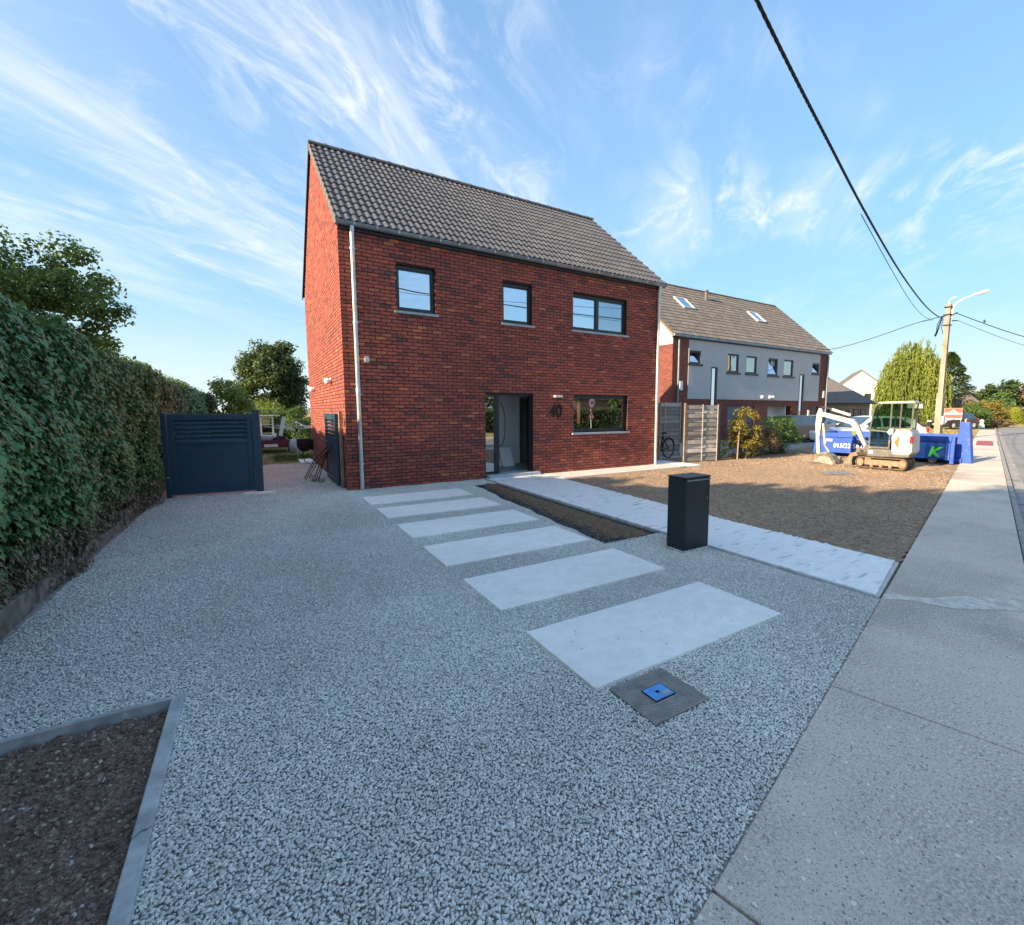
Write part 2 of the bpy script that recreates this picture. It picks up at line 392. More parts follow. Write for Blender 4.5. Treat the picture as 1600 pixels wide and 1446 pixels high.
m_redl = M('red_lens', (.50, .02, .02), rough=.25, var=.03)
m_steel = M('worn_steel', (.30, .27, .23), rough=.5, metal=.5, var=.3, scale=9)
m_chrome = M('chrome_rod', (.7, .7, .7), rough=.15, metal=1, var=.02)
m_pole = M('pole_concrete', (.30, .26, .22), rough=.9, var=.2, scale=3, stretch=(1, 1, .3), stain=(.27, .20, .13), stain_scale=2)
m_cable = M('cable_black', (.012, .013, .016), rough=.6, var=.1)
m_lampw = M('lamp_housing', (.70, .71, .71), rough=.35, metal=.4, var=.03)
m_signr = M('sign_red', (.62, .02, .03), rough=.4, var=.02)
m_signw = M('sign_white', (.85, .85, .85), rough=.4, var=.02)
m_textw = M('white_lettering', (.80, .82, .82), rough=.5, var=.03)
m_textg = M('green_lettering', (.10, .62, .08), rough=.5, var=.03)
m_carw = M('car_white', (.74, .76, .78), rough=.25, var=.02, spec=.5, coat=.6)
m_carg = M('car_grey', (.10, .105, .115), rough=.28, var=.02, spec=.5, coat=.8)
m_card = M('car_dark', (.02, .022, .028), rough=.25, var=.02, spec=.5, coat=.8)
m_cars = M('car_silver', (.40, .42, .44), rough=.28, var=.02, metal=.4, coat=.6)
m_tyre = M('tyre', (.018, .018, .018), rough=.85, var=.1)
m_lead = M('checker_plate', (.36, .33, .30), rough=.55, metal=.5, var=.2, scale=12, stain=(.46, .40, .34), stain_scale=10)
m_blueins = M('blue_cover', (.10, .33, .72), rough=.45, var=.12, scale=30)
m_bark = M('bark', (.10, .075, .05), rough=.95, var=.3, scale=8, bump=.8, bscale=30, bdist=.02)
def leafm(name, a, b, c, trans=.3, rough=.55, fac='tint'):
    return M(name, ramp=[(0, a), (.5, b), (1, c)], fac=fac, rough=rough, var=.0, trans=trans, spec=.4)
m_lf_hedge = leafm('hedge_leaf', (.042, .110, .045), (.095, .22, .080), (.19, .37, .13), .10, .34)
m_lf_hedge_o = leafm('hedge_leaf_single', (.042, .110, .045), (.095, .22, .080), (.19, .37, .13), .10, .34, 'object')
m_lf_dead = leafm('hedge_dead_leaf', (.10, .075, .05), (.19, .145, .10), (.32, .26, .19), .1, .8)
m_lf_dark = leafm('leaf_dark_green', (.032, .062, .018), (.062, .105, .030), (.12, .16, .045), .3)
m_lf_mid = leafm('leaf_mid_green', (.055, .105, .028), (.095, .18, .045), (.17, .26, .07), .38)
m_lf_lime = leafm('leaf_lime', (.12, .19, .035), (.20, .28, .055), (.30, .37, .09), .45)
m_lf_yel = leafm('leaf_yellow', (.14, .13, .025), (.24, .20, .035), (.34, .27, .06), .4)
m_lf_will = leafm('leaf_willow', (.13, .19, .03), (.24, .30, .055), (.38, .42, .10), .45)
m_lf_topi = leafm('leaf_topiary_gold', (.15, .19, .015), (.24, .28, .02), (.33, .36, .04), .3)
m_lf_brown = leafm('leaf_brownish', (.10, .075, .04), (.18, .13, .07), (.26, .20, .11), .3)
m_core = M('hedge_core', (.012, .014, .009), rough=1, var=.3)
m_grass = leafm('grass_blade', (.16, .17, .05), (.34, .28, .10), (.50, .40, .18), .3, .7)
m_grassg = leafm('grass_blade_green', (.04, .08, .015), (.08, .13, .025), (.16, .19, .05), .3, .7)

# ------------------------------------------------------------------ foliage helpers
def unit(a): return a / np.maximum(np.linalg.norm(a, axis=-1, keepdims=True), 1e-9)
DIAMOND = (np.array([(0, 0, 0), (.45, .34, .07), (1, 0, -.05), (.45, -.34, .07)]), np.array([(0, 1, 2), (0, 2, 3)]))
LOBED = (np.array([(0, 0, 0), (.02, .34, .06), (.36, .26, .05), (.46, .52, .09), (.66, .22, .03), (1.05, 0, -.08), (.66, -.22, .03), (.46, -.52, .09), (.36, -.26, .05), (.02, -.34, .06)]),
         np.array([(0, 1, 2), (0, 2, 4), (2, 3, 4), (0, 4, 5), (0, 5, 6), (0, 6, 8), (6, 7, 8), (0, 8, 9)]))
def leafmesh(name, P, N, T, S, mat, shape=DIAMOND, tint=None, width=1.0):
    """P base points, N leaf normals, T length directions, S sizes"""
    N = unit(N); T = unit(T - N * np.sum(T * N, 1, keepdims=True)); B = np.cross(N, T)
    sv, sf = shape; k = len(sv)
    V = (P[:, None] + S[:, None, None] * (T[:, None] * sv[None, :, 0:1] + B[:, None] * sv[None, :, 1:2] * width + N[:, None] * sv[None, :, 2:3])).reshape(-1, 3)
    F = (np.arange(len(P))[:, None, None] * k + sf[None]).reshape(-1, 3)
    if tint is None: tint = rng.random(len(P))
    return fastmesh(name, V, F, mat, np.repeat(tint, len(sf)))
def rnd(n, s=1.0): return rng.normal(0, s, (n, 3))
def vnoise(P, f, seed=0):
    return np.array([noise.noise(Vector((float(p[0]) * f + seed, float(p[1]) * f, float(p[2]) * f))) for p in P])
def crown_points(c, rad, nclump, nleaf, clump_r, seed, shell=.45, lump=.28, zcut=None):
    r_ = np.random.default_rng(seed)
    d = unit(r_.normal(0, 1, (nclump, 3)))
    k = shell + (1 - shell) * r_.random(nclump) ** .6
    k *= 1 + lump * vnoise(d, 1.6, seed) * 2
    C = np.array(c) + d * k[:, None] * np.array(rad)
    if zcut is not None: C = C[C[:, 2] > zcut]
    per = max(1, nleaf // len(C))
    cr = clump_r * (0.6 + .8 * r_.random(len(C)))
    dd = unit(r_.normal(0, 1, (len(C), per, 3)))
    rr = (r_.random((len(C), per)) ** .45) * cr[:, None]
    P = (C[:, None] + dd * rr[..., None] * np.array([1, 1, .75])).reshape(-1, 3)
    N = (dd * .8 + r_.normal(0, .55, dd.shape) + np.array([0, 0, .35])).reshape(-1, 3)
    t = np.clip(np.repeat(r_.random(len(C)), per) * .45 + r_.random(len(P)) * .55, 0, 1)
    return P, N, t, C
def tree(name, label, cat, base, ctr, rad, mat, nleaf, lsize, nclump=60, clump_r=.8, seed=1, trunk_r=.2, group=None, lump=.28, shell=.45, shape=DIAMOND, limbs=10, aspect=1.0, zcut=None):
    root = empty(name, base, 0, label, cat, group)
    b = np.array(base, float)
    P, N, t, C = crown_points(np.array(ctr) - b, rad, nclump, nleaf, clump_r, seed, shell, lump, zcut)
    T = rnd(len(P)) + np.array([0, 0, -.5])
    link('crown', leafmesh('crown', P, N, T, lsize * (.7 + .6 * rng.random(len(P))), mat, shape, t, aspect), root)
    mb = MB(); top = Vector(ctr) - Vector(base)
    h0 = max(.3, top.z - rad[2] * .75)
    mid = Vector((top.x * .4 + .05, top.y * .4, h0))
    mb.tube([(0, 0, -.1), (.02, .0, h0 * .5), mid, (top.x * .8, top.y * .8, top.z), (top.x, top.y, top.z + rad[2] * .5)], [trunk_r * 1.25, trunk_r, trunk_r * .8, trunk_r * .45, trunk_r * .12], 8)
    rs = random.Random(seed)
    for i in range(min(limbs, len(C))):
        q = Vector(C[rs.randrange(len(C))]); z0 = h0 + rs.random() * (max(top.z - h0, .2))
        s0 = Vector((top.x * .6, top.y * .6, z0)); m_ = (s0 + q) / 2 + Vector((0, 0, .15 * rad[2]))
        mb.tube([s0, m_, q], [trunk_r * .38, trunk_r * .22, trunk_r * .07], 5)
    mb.build('trunk', m_bark, root, smooth=True)
    return root

def scatter_gn(name, pts, mat, smin, smax, flat=.7, base=.5, seed=3, label=None, kind='stuff', variants=5, res=1):
    """one object: every point carries a crushed-stone instance built inside its geometry nodes"""
    me = bpy.data.meshes.new(name); me.vertices.add(len(pts)); me.vertices.foreach_set('co', np.asarray(pts, np.float32).ravel()); me.update()
    o = link(name, me)
    ng = bpy.data.node_groups.new(name + '_nodes', 'GeometryNodeTree')
    ng.interface.new_socket('Geometry', in_out='INPUT', socket_type='NodeSocketGeometry')
    ng.interface.new_socket('Geometry', in_out='OUTPUT', socket_type='NodeSocketGeometry')
    nd, lk = ng.nodes, ng.links
    gi = nd.new('NodeGroupInput'); go = nd.new('NodeGroupOutput')
    jn = nd.new('GeometryNodeJoinGeometry')
    for k in range(variants):
        ic = nd.new('GeometryNodeMeshIcoSphere'); ic.inputs['Radius'].default_value = base; ic.inputs['Subdivisions'].default_value = res
        sp = nd.new('GeometryNodeSetPosition'); lk.new(ic.outputs[0], sp.inputs['Geometry'])
        nz = nd.new('ShaderNodeTexNoise'); nz.noise_dimensions = '4D'; nz.inputs['W'].default_value = k * 7.3 + seed; nz.inputs['Scale'].default_value = 1.9
        sb = nd.new('ShaderNodeVectorMath'); sb.operation = 'SUBTRACT'; lk.new(nz.outputs['Color'], sb.inputs[0]); sb.inputs[1].default_value = (.5, .5, .5)
        sc = nd.new('ShaderNodeVectorMath'); sc.operation = 'SCALE'; lk.new(sb.outputs[0], sc.inputs[0]); sc.inputs['Scale'].default_value = 1.1 * base / .5
        lk.new(sc.outputs[0], sp.inputs['Offset'])
        tr = nd.new('GeometryNodeTransform'); lk.new(sp.outputs[0], tr.inputs[0]); tr.inputs['Scale'].default_value = (1.25 - .12 * (k % 3), .8 + .1 * (k % 2), flat)
        sm = nd.new('GeometryNodeSetMaterial'); lk.new(tr.outputs[0], sm.inputs[0]); sm.inputs['Material'].default_value = mat
        g2 = nd.new('GeometryNodeGeometryToInstance'); lk.new(sm.outputs[0], g2.inputs[0]); lk.new(g2.outputs[0], jn.inputs[0])
    ip = nd.new('GeometryNodeInstanceOnPoints'); lk.new(gi.outputs[0], ip.inputs['Points']); lk.new(jn.outputs[0], ip.inputs['Instance'])
    ip.inputs['Pick Instance'].default_value = True
    rv = nd.new('FunctionNodeRandomValue'); rv.data_type = 'INT'; rv.inputs[4].default_value = 0; rv.inputs[5].default_value = variants - 1; lk.new(rv.outputs[2], ip.inputs['Instance Index'])
    rr = nd.new('FunctionNodeRandomValue'); rr.data_type = 'FLOAT_VECTOR'; rr.inputs[0].default_value = (-.5, -.5, 0); rr.inputs[1].default_value = (.5, .5, 6.283); lk.new(rr.outputs[0], ip.inputs['Rotation'])
    rs = nd.new('FunctionNodeRandomValue'); rs.data_type = 'FLOAT'; rs.inputs[2].default_value = smin; rs.inputs[3].default_value = smax; lk.new(rs.outputs[1], ip.inputs['Scale'])
    lk.new(ip.outputs[0], go.inputs[0])
    md = o.modifiers.new('scatter', 'NODES'); md.node_group = ng
    me.materials.append(mat)
    if label: o['label'] = label
    if kind: o['kind'] = kind
    return o

# ------------------------------------------------------------------ setting: ground levels
O0 = np.array([-.46, -9.44]); U = np.array([.9693, .2459]); NV = np.array([.2459, -.9693])
def ST(s, t, z=0.0):
    p = O0 + U * s + NV * t
    return (float(p[0]), float(p[1]), z)
def pave_y(x): return -9.44 + .2537 * (x + .46)      # garden side edge of the pavement

def sheet(name, pts, z, mat, parent=None):
    me = bpy.data.meshes.new(name); me.from_pydata([(x, y, z) for x, y in pts], [], [tuple(range(len(pts)))]); me.materials.append(mat)
    bm = bmesh.new(); bm.from_mesh(me); bmesh.ops.recalc_face_normals(bm, faces=bm.faces)
    if bm.faces and sum(f.normal.z for f in bm.faces) < 0: bmesh.ops.reverse_faces(bm, faces=bm.faces)
    bm.to_mesh(me); bm.free()
    return link(name, me, parent)
tag(sheet('ground', [(-400, -400), (700, -400), (700, 700), (-400, 700)], -.20, m_dryg), 'dry grass country around the street', kind='structure')
L1, L2 = -60, 260
gsl = sheet('verge', [ST(L1, 0)[:2], ST(L2, 0)[:2], (L2 * .97, 120), (-60, 120)], -.045, m_dryg)
tag(gsl, 'dry yellow grass behind and beside the house', kind='structure')
dg = sheet('driveway', [(9.0, 1.15), (34, 1.15), (34, 6.6), (9.0, 6.6)], -.035, m_channel)
tag(dg, 'grey paved forecourt of the neighbouring house', kind='structure')
sv = sheet('sandy_ground', [(11.2, -.1), ST(12.2, -.004)[:2], ST(27.5, -.004)[:2], (29.5, .6), (20, .9), (11.2, .9)], -.028, m_sand)
tag(sv, 'sandy strip under the digger and the blue container', kind='structure')

# pavement of poured slabs
pv = empty('pavement', (0, 0, 0)); tag(pv, 'grey concrete pavement with joints between the poured slabs', kind='structure')
joints = [-14, -9, -4.6, -1.3, .155, 1.84, 7.9, 9.4, 13.2, 15.6, 20, 24, 28.2]
for a, b in zip(joints[:-1], joints[1:]):
    mb = MB(); g = .006
    P4 = [ST(a + g, 0.0), ST(b - g, 0.0), ST(b - g, .975), ST(a + g, .975)]
    mb.prism([p[:2] for p in P4], 'z', -.12, random.uniform(-.0012, .0)); mb.build('slab', m_pave, pv, bevel=.006)
a = 31.6
mb = MB(); mb.prism([ST(28.21, 0)[:2], ST(28.9, 0)[:2], ST(28.9, .975)[:2], ST(28.21, .975)[:2]], 'z', -.12, 0); mb.build('slab', m_pave, pv)
mb = MB(); mb.prism([ST(28.91, 0)[:2], ST(33.6, 0)[:2], ST(33.6, .975)[:2], ST(28.91, .975)[:2]], 'z', -.12, 0); mb.build('slab', m_red, pv)['label'] = 'red painted stretch of pavement'
mk = MB()
for t0 in (.02, .80):
    for j in range(4):
        s0 = 29.0 + j * 1.2; mk.prism([ST(s0, t0)[:2], ST(s0 + .7, t0)[:2], ST(s0 + .7, t0 + .15)[:2], ST(s0, t0 + .15)[:2]], 'z', .001, .006)
mk.build('white_marking', m_whitemark, pv)
cs = []
for k in range(15):
    t = k / 14; cs.append(ST(3.62 + .50 * t + .05 * math.sin(t * 9), -.0 + .97 * t)[:2])
for k in range(14, -1, -1):
    t = k / 14; cs.append(ST(3.78 + .62 * t + .22 * t * t + .04 * math.sin(t * 13 + 1), -.0 + .97 * t)[:2])
sheet('cement_streak', cs, .0018, M('cement_dust', (.66, .62, .54), rough=.9, var=.15, scale=20, stain=(.52, .455, .37), stain_scale=9, stain_rng=(.45, .62)), pv)
mb = MB(); mb.prism([ST(33.61, 0)[:2], ST(54, 0)[:2], ST(54, .975)[:2], ST(33.61, .975)[:2]], 'z', -.12, 0); mb.build('slab', m_pave, pv)
mb = MB(); mb.prism([ST(-20, -.0)[:2], ST(54, -.0)[:2], ST(54, 1.07)[:2], ST(-20, 1.07)[:2]], 'z', -.13, -.035); mb.build('joint_filling', m_joint, pv)

kb = empty('kerb', (0, 0, 0)); tag(kb, 'low concrete kerb stones along the pavement edge', kind='structure')
s = -6.0
while s < 40:
    mb = MB(); mb.prism([ST(s + .004, .985)[:2], ST(s + .996, .985)[:2], ST(s + .996, 1.065)[:2], ST(s + .004, 1.065)[:2]], 'z', -.2, .002 + random.uniform(-.002, .003)); mb.build('kerb_stone', m_channel, kb, bevel=.008)
    s += 1.0
mb = MB(); mb.prism([ST(40, .985)[:2], ST(60, .985)[:2], ST(60, 1.065)[:2], ST(40, 1.065)[:2]], 'z', -.2, .002); mb.build('kerb_stone', m_channel, kb)
gt = empty('gutter_channel', (0, 0, 0)); tag(gt, 'pale concrete gutter strip beside the road', kind='structure')
s = -6.0
while s < 52:
    mb = MB(); mb.prism([ST(s + .006, 1.07)[:2], ST(s + 1.994, 1.07)[:2], ST(s + 1.994, 1.29)[:2], ST(s + .006, 1.29)[:2]], 'z', -.22, -.088 + random.uniform(-.003, .003)); mb.build('channel_stone', m_channel, gt)
    s += 2.0
tag(sheet('road', [ST(L1, 1.25)[:2], ST(150, 1.25)[:2], ST(150, 7.3)[:2], ST(L1, 7.3)[:2]], -.10, m_road), 'light grey road surface', kind='structure')
mb = MB(); mb.prism([ST(L1, 7.28)[:2], ST(46, 7.28)[:2], ST(46, 9.0)[:2], ST(L1, 9.0)[:2]], 'z', -.2, -.0); tag(mb.build('far_pavement', m_pave), 'pavement on the other side of the road', kind='structure')

# ------------------------------------------------------------------ gravel yard
SLABS = [(.07, -1.84, 1.95, .80), (.08, -3.06, 1.95, .82), (.08, -4.37, 1.94, .83), (.07, -5.67, 1.94, .84), (.07, -6.97, 1.94, .84), (.06, -8.26, 1.94, .84)]
gb = [(-3.3, 0.0), (-3.3, -12.2), (-2.0, -12.2), ST(-6, 0)[:2], ST(3.65, 0)[:2], (3.06, .0)]
def trench_x(y):
    f = (y + .8) / (-5.87 + .8)
    return 2.50 + f * (2.06 - 2.50) + .018 * math.sin(y * 3.1) + .012 * math.sin(y * 8.3)
tag(sheet('gravel_bed', [(-3.3, 6.4), (-3.3, -7.03), (-2.05, -7.03), (-2.05, -9.84), (3.07, -8.547), (3.07, -5.86), (2.12, -5.90)] + [(trench_x(q) + .01, q) for q in np.linspace(-5.86, -.84, 40)] + [(3.07, -.82), (3.07, .3), (.0, .3), (.0, 6.4)], -.014, m_gravelbed), 'grey stone fines under the loose gravel', kind='structure')
BED = (-5, -2.03, -12, -7.03)
def trench_x(y):
    """left border of the open strip beside the path"""
    f = (y + .8) / (-5.87 + .8)
    return 2.50 + f * (2.06 - 2.50) + .018 * math.sin(y * 3.1) + .012 * math.sin(y * 8.3)
def gravel_pts(x0, x1, y0, y1, pitch, jit=.48):
    xs = np.arange(x0, x1, pitch); ys = np.arange(y0, y1, pitch * .9)
    X, Y = np.meshgrid(xs, ys); X = X + (np.arange(len(ys)) % 2)[:, None] * pitch * .5
    X = X + rng.uniform(-jit, jit, X.shape) * pitch; Y = Y + rng.uniform(-jit, jit, Y.shape) * pitch
    return X.ravel(), Y.ravel()
def keep(X, Y):
    k = (Y > -9.44 + .2537 * (X + .46) + .008)
    k &= ~((X < -2.03) & (Y < -7.03))
    for (a, b, w, d) in SLABS: k &= ~((X > a + .002) & (X < a + w - .002) & (Y > b + .002) & (Y < b + d - .002))
    k &= ~((X > .135) & (X < .575) & (Y > -8.685) & (Y < -8.295))
    k &= ~((X > 2.61) & (X < 3.07) & (Y > -6.68) & (Y < -6.38))
    tx = 2.50 + (Y + .8) / (-5.07) * (-.44) + .018 * np.sin(Y * 3.1) + .012 * np.sin(Y * 8.3)
    k &= ~((X > tx) & (Y < -.80) & (Y > -5.88))
    return k
out = []
for (y0, y1, p) in ((-10.0, -6.2, .0120), (-6.2, -3.4, .0142), (-3.4, .0, .0165)):
    X, Y = gravel_pts(-3.22, 3.05, y0, y1, p); k = keep(X, Y)
    # nothing of the yard in the lower left corner behind the frame edge
    X, Y = X[k], Y[k]
    Z = -.005 + rng.random(len(X)) ** 1.4 * .009 + .004 * np.sin(X * 2.1 + .7) * np.sin(Y * 1.7) + .004 * np.sin(X * 7.3 + 2 * np.sin(Y * 1.3)) * np.sin(Y * 5.1 + X)
    out.append(np.stack([X, Y, Z], 1))
X, Y = gravel_pts(-3.2, -.02, .0, 6.25, .022); k = rng.random(len(X)) < np.clip((6.3 - Y) * 1.2, 0, 1)
X, Y = X[k], Y[k]
out.append(np.stack([X, Y, -.004 + rng.random(len(X)) * .009], 1))
GP = np.concatenate(out)
scatter_gn('gravel', GP, m_stone, .0100, .0185, flat=.62, label='blue grey crushed stone gravel covering the yard')
# a few bigger, looser stones and crumbs lying on the pavement edge
n = 500; s_ = rng.uniform(-2, 9, n); t_ = np.abs(rng.normal(0, .03, n))
crumbs = np.array([ST(a, b, .004) for a, b in zip(s_, t_)]); crumbs = crumbs[(crumbs[:, 0] < 3.0)]
scatter_gn('gravel_crumbs', crumbs, m_stone, .006, .014, flat=.6, label='loose stones spilled over the pavement edge')

SL = ['nearest to the house wall', 'second from the house wall', 'third from the house wall', 'fourth from the house wall', 'fifth from the house wall, beside the black parcel box', 'foreground, largest in view, beside the metal cover']
for (a, b, w, d), lb in zip(SLABS, SL):
    mb = MB(); mb.box(-w / 2, w / 2, -d / 2, d / 2, -.05, .016)
    o = mb.build('stepping_slab', m_slab, None, bevel=.004, loc=(a + w / 2, b + d / 2, 0)); o.rotation_euler = (0, 0, R(random.uniform(-.15, .15)))
    tag(o, 'pale concrete stepping slab in the gravel, ' + lb, 'paving slab', 'pale stepping slabs in the gravel')

st = []
for (a, b, w, d) in SLABS:
    for k in range(34):
        e = random.random(); x = a + random.random() * w; y = b + random.random() * d
        if e < .7:
            if random.random() < .5: x = a + (abs(random.gauss(0, .03)) if random.random() < .5 else w - abs(random.gauss(0, .03)))
            else: y = b + (abs(random.gauss(0, .03)) if random.random() < .5 else d - abs(random.gauss(0, .03)))
        st.append((x, y, .018))
scatter_gn('stray_stones', np.array(st), m_stone, .004, .012, flat=.7, label='stray stones and grit on the pale slabs')
# flower bed with kerb stones, bottom left
def soil_sheet(name, x0, x1, y0, y1, step, zf, mat, mask, label):
    nx, ny = int((x1 - x0) / step) + 1, int((y1 - y0) / step) + 1
    xs = np.linspace(x0, x1, nx); ys = np.linspace(y0, y1, ny); X, Y = np.meshgrid(xs, ys)
    Z = np.array([zf(float(a), float(b)) for a, b in zip(X.ravel(), Y.ravel())])
    V = np.stack([X.ravel(), Y.ravel(), Z], 1)
    i = np.arange(ny - 1)[:, None] * nx + np.arange(nx - 1)[None]
    F = np.stack([i, i + 1, i + nx + 1, i + nx], -1).reshape(-1, 4)
    c = V[F].mean(1); F = F[mask(c[:, 0], c[:, 1])]
    me = fastmesh(name, V, F, mat, None, True); o = link(name, me); return tag(o, label, kind='structure')
def nz3(x, y, f, s=0.0): return noise.noise(Vector((x * f, y * f, s)))
def bed_z(x, y): return -.030 + .018 * nz3(x, y, 3) + .016 * nz3(x, y, 11) + .016 * nz3(x, y, 27) + .010 * nz3(x, y, 55)
soil_sheet('flower_bed', -4.6, -2.085, -9.6, -7.06, .014, bed_z, m_soil_d, lambda x, y: y > pave_y(-1) * 0 - 12, 'dark bare soil of the small bed in the near left corner')
n = 20000; P = np.stack([rng.uniform(-3.8, -2.1, n), rng.uniform(-9.0, -7.08, n), np.zeros(n)], 1); P[:, 2] = [bed_z(float(a), float(b)) + .001 for a, b in P[:, :2]]
scatter_gn('soil_crumbs', P, m_clod_d, .003, .022, flat=.7, label='crumbs and little stones on the dark soil bed')
mb = MB()
def kerb(name, pts, z1, lab):
    mb = MB(); mb.prism(pts, 'z', -.15, z1); o = mb.build(name, m_kerbc, None, bevel=.006); return tag(o, lab, 'kerb stone', 'kerb stones edging the soil bed')
kerb('kerb_stone', [(-2.083, -8.085), (-2.083, -7.04), (-2.022, -7.01), (-2.022, -8.045), (-2.04, -8.06), (-2.055, -8.055)], .024, 'long grey kerb stone from the crack up to the corner of the soil bed')
kerb('kerb_stone', [(-2.083, -8.094), (-2.055, -8.064), (-2.04, -8.069), (-2.022, -8.053), (-2.022, -9.6), (-2.083, -9.6)], .022, 'grey kerb stone of the soil bed in front of the crack, nearest the camera')
kerb('kerb_stone', [(-2.088, -7.055), (-2.088, -7.02), (-5.0, -7.0), (-5.0, -7.035)], .026, 'thin pale edging strip across the back of the soil bed')

# metal cover with blue insert
mc = empty('access_cover', (.355, -8.49, 0), 0, 'square brown checker-plate cover with a small blue lid in the gravel', 'access cover')
mb = MB(); mb.box(-.215, .215, -.19, .19, -.04, .010)
mb.build('plate', m_lead, mc, bevel=.003)
mb = MB()
for i in range(26):
    for j in range(23):
        x, y = -.205 + i * .0164, -.18 + j * .0163
        if abs(x) < .085 and abs(y) < .075: continue
        q = R(45 if (i + j) % 2 else -45); l, w = .0062, .0024
        mb.obox((x, y, .0115), (l * math.cos(q), l * math.sin(q), 0), (-w * math.sin(q), w * math.cos(q), 0), (0, 0, .0015))
o = mb.build('plate_studs', m_steel, mc); o['kind'] = 'stuff'
mb = MB(); mb.box(-.075, .075, -.058, .058, .0105, .018); bl = mb.build('blue_lid', m_blueins, mc, bevel=.003)
mb = MB(); mb.box(.005, .062, -.045, -.012, .0182, .0195); mb.build('label_plate', m_sill, bl)
mb = MB(); mb.box(-.018, .006, -.008, .012, .0182, .0200); mb.build('key_hole', m_blackm, bl)
mb = MB()
for (a, b, c, d) in ((-.079, .079, -.062, -.0585), (-.079, .079, .0585, .062), (-.079, -.0755, -.0585, .0585), (.0755, .079, -.0585, .0585)): mb.box(a, b, c, d, .0105, .0165)
mb.build('rim', m_blackm, bl)

# path with plastic foil, terrace strip, side strip
path = empty('garden_path', (0, 0, 0)); tag(path, 'straight concrete path from pavement to front door', kind='structure')
PTH = [(3.10, .0), (4.82, .0), (4.74, -.92), (4.60, -3.0), (4.42, -6.0), (4.36, -8.19), (3.09, -8.52)]
mb = MB(); mb.prism(PTH, 'z', -.10, .004); mb.build('concrete_base', m_terr, path)
mb = MB()
kk = 0
y = -.02
while y > -8.4:
    y2 = max(y - 1.0, -8.52); mb = MB(); mb.box(3.045, 3.085, y2 + .004, y - .004, -.2, .022); mb.build('edging_strip', m_kerbc, path, bevel=.003); y -= 1.0
def foil_z(x, y):
    r = .010 + .006 * max(0, nz3(x * .7, y * 2.2, 4.2, 1)) + .016 * max(0, .10 - abs(nz3(x * .8, y * 2.6, 2.6, 5))) / .10 * .5 + .010 * max(0, .07 - abs(nz3(x * .9 + y * .3, y * 2.2, 4.6, 15))) / .07 + .002 * nz3(x, y, 17, 3)
    return r + (.012 * max(0, nz3(x, y, 6, 9)) if y < -8.0 else 0)
nx, ny = 44, 260; V = []; 
for j in range(ny + 1):
    f = j / ny; yl = -.06 + (-8.49 + .06) * f; yr = -.06 + (-8.15 + .06) * f
    xr = float(np.interp(-yr, [0, .92, 3, 6, 8.19], [4.82, 4.74, 4.60, 4.42, 4.36]))
    for i in range(nx + 1):
        g = i / nx; x = 3.10 + (xr - 3.10) * g; yy = yl + (yr - yl) * g
        V.append((x + .012 * nz3(x, yy, 3, 8) * (g > .9 or g < .05), yy, foil_z(x, yy)))
ii = np.arange(ny)[:, None] * (nx + 1) + np.arange(nx)[None]
F = np.stack([ii, ii + nx + 1, ii + nx + 2, ii + 1], -1).reshape(-1, 4)
fo = link('protective_foil', fastmesh('protective_foil', V, F, m_foil, None, True)); tag(fo, 'dusty white plastic sheeting laid over the garden path', 'plastic sheet')
mb = MB(); mb.box(3.12, 4.55, -.06, .10, -.1, .055); dstep = mb

terr = empty('terrace_strip', (0, 0, 0)); tag(terr, 'sunlit pale paving strip along the foot of the house wall', kind='structure')
x = 4.84; 
while x < 9.0:
    x2 = min(x + 1.0, 9.3); mb = MB(); mb.box(x + .003, x2 - .003, -.90, -.005, -.08, .004); mb.build('paver', m_terr, terr, bevel=.003); x += 1.0
mb = MB(); mb.prism([(9.003, -.90), (9.003, 3.2), (10.0, 3.2), (10.0, -.12), (9.95, -.90)], 'z', -.08, .002); mb.build('paver', m_slab, terr)

# lawn soil
def lawn_z(x, y):
    return -.02 + .018 * nz3(x, y, .8) + .012 * nz3(x, y, 3.1) + .012 * nz3(x, y, 9) + .006 * nz3(x, y, 22)
soil_sheet('bare_lawn', 4.3, 14.2, -8.4, .6, .06, lawn_z, m_soil_l,
           lambda x, y: (y > -9.44 + .2537 * (x + .46) + .01) & ~((y > -.92) & (x < 10.0)) & (x > np.interp(-y, [0, .92, 3, 6, 8.19], [4.82, 4.74, 4.60, 4.42, 4.36])) & (x < 13.4 + .5 * np.sin(y * 2.0) + .25 * np.sin(y * 7)), 'raked bare brown soil of the future front lawn')
n = 16000; P = np.stack([rng.uniform(4.45, 13.2, n), rng.uniform(-8.2, .4, n), np.zeros(n)], 1)
P = P[(P[:, 1] > -9.44 + .2537 * (P[:, 0] + .46) + .05) & ~((P[:, 1] > -.93) & (P[:, 0] < 10.1)) & (P[:, 0] > 4.5 + np.clip((P[:, 1] + 3) * .1, 0, .3))]
P[:, 2] = [lawn_z(float(a), float(b)) + .002 for a, b in P[:, :2]]
scatter_gn('soil_clods', P, m_clod_l, .008, .034, flat=.6, label='small clods strewn over the bare lawn soil')
n = 5000; P = np.stack([rng.uniform(11.6, 22, n), rng.uniform(-6.6, .6, n), np.full(n, -.02)], 1); P = P[(P[:, 1] > -9.44 + .2537 * (P[:, 0] + .46) + .05)]
scatter_gn('rubble', P, M('rubble_sand', ramp=[(0, (.22, .15, .09)), (1, (.42, .32, .22))], fac='object', var=.2, rough=.95), .010, .055, flat=.6, label='sandy lumps around the digger tracks')
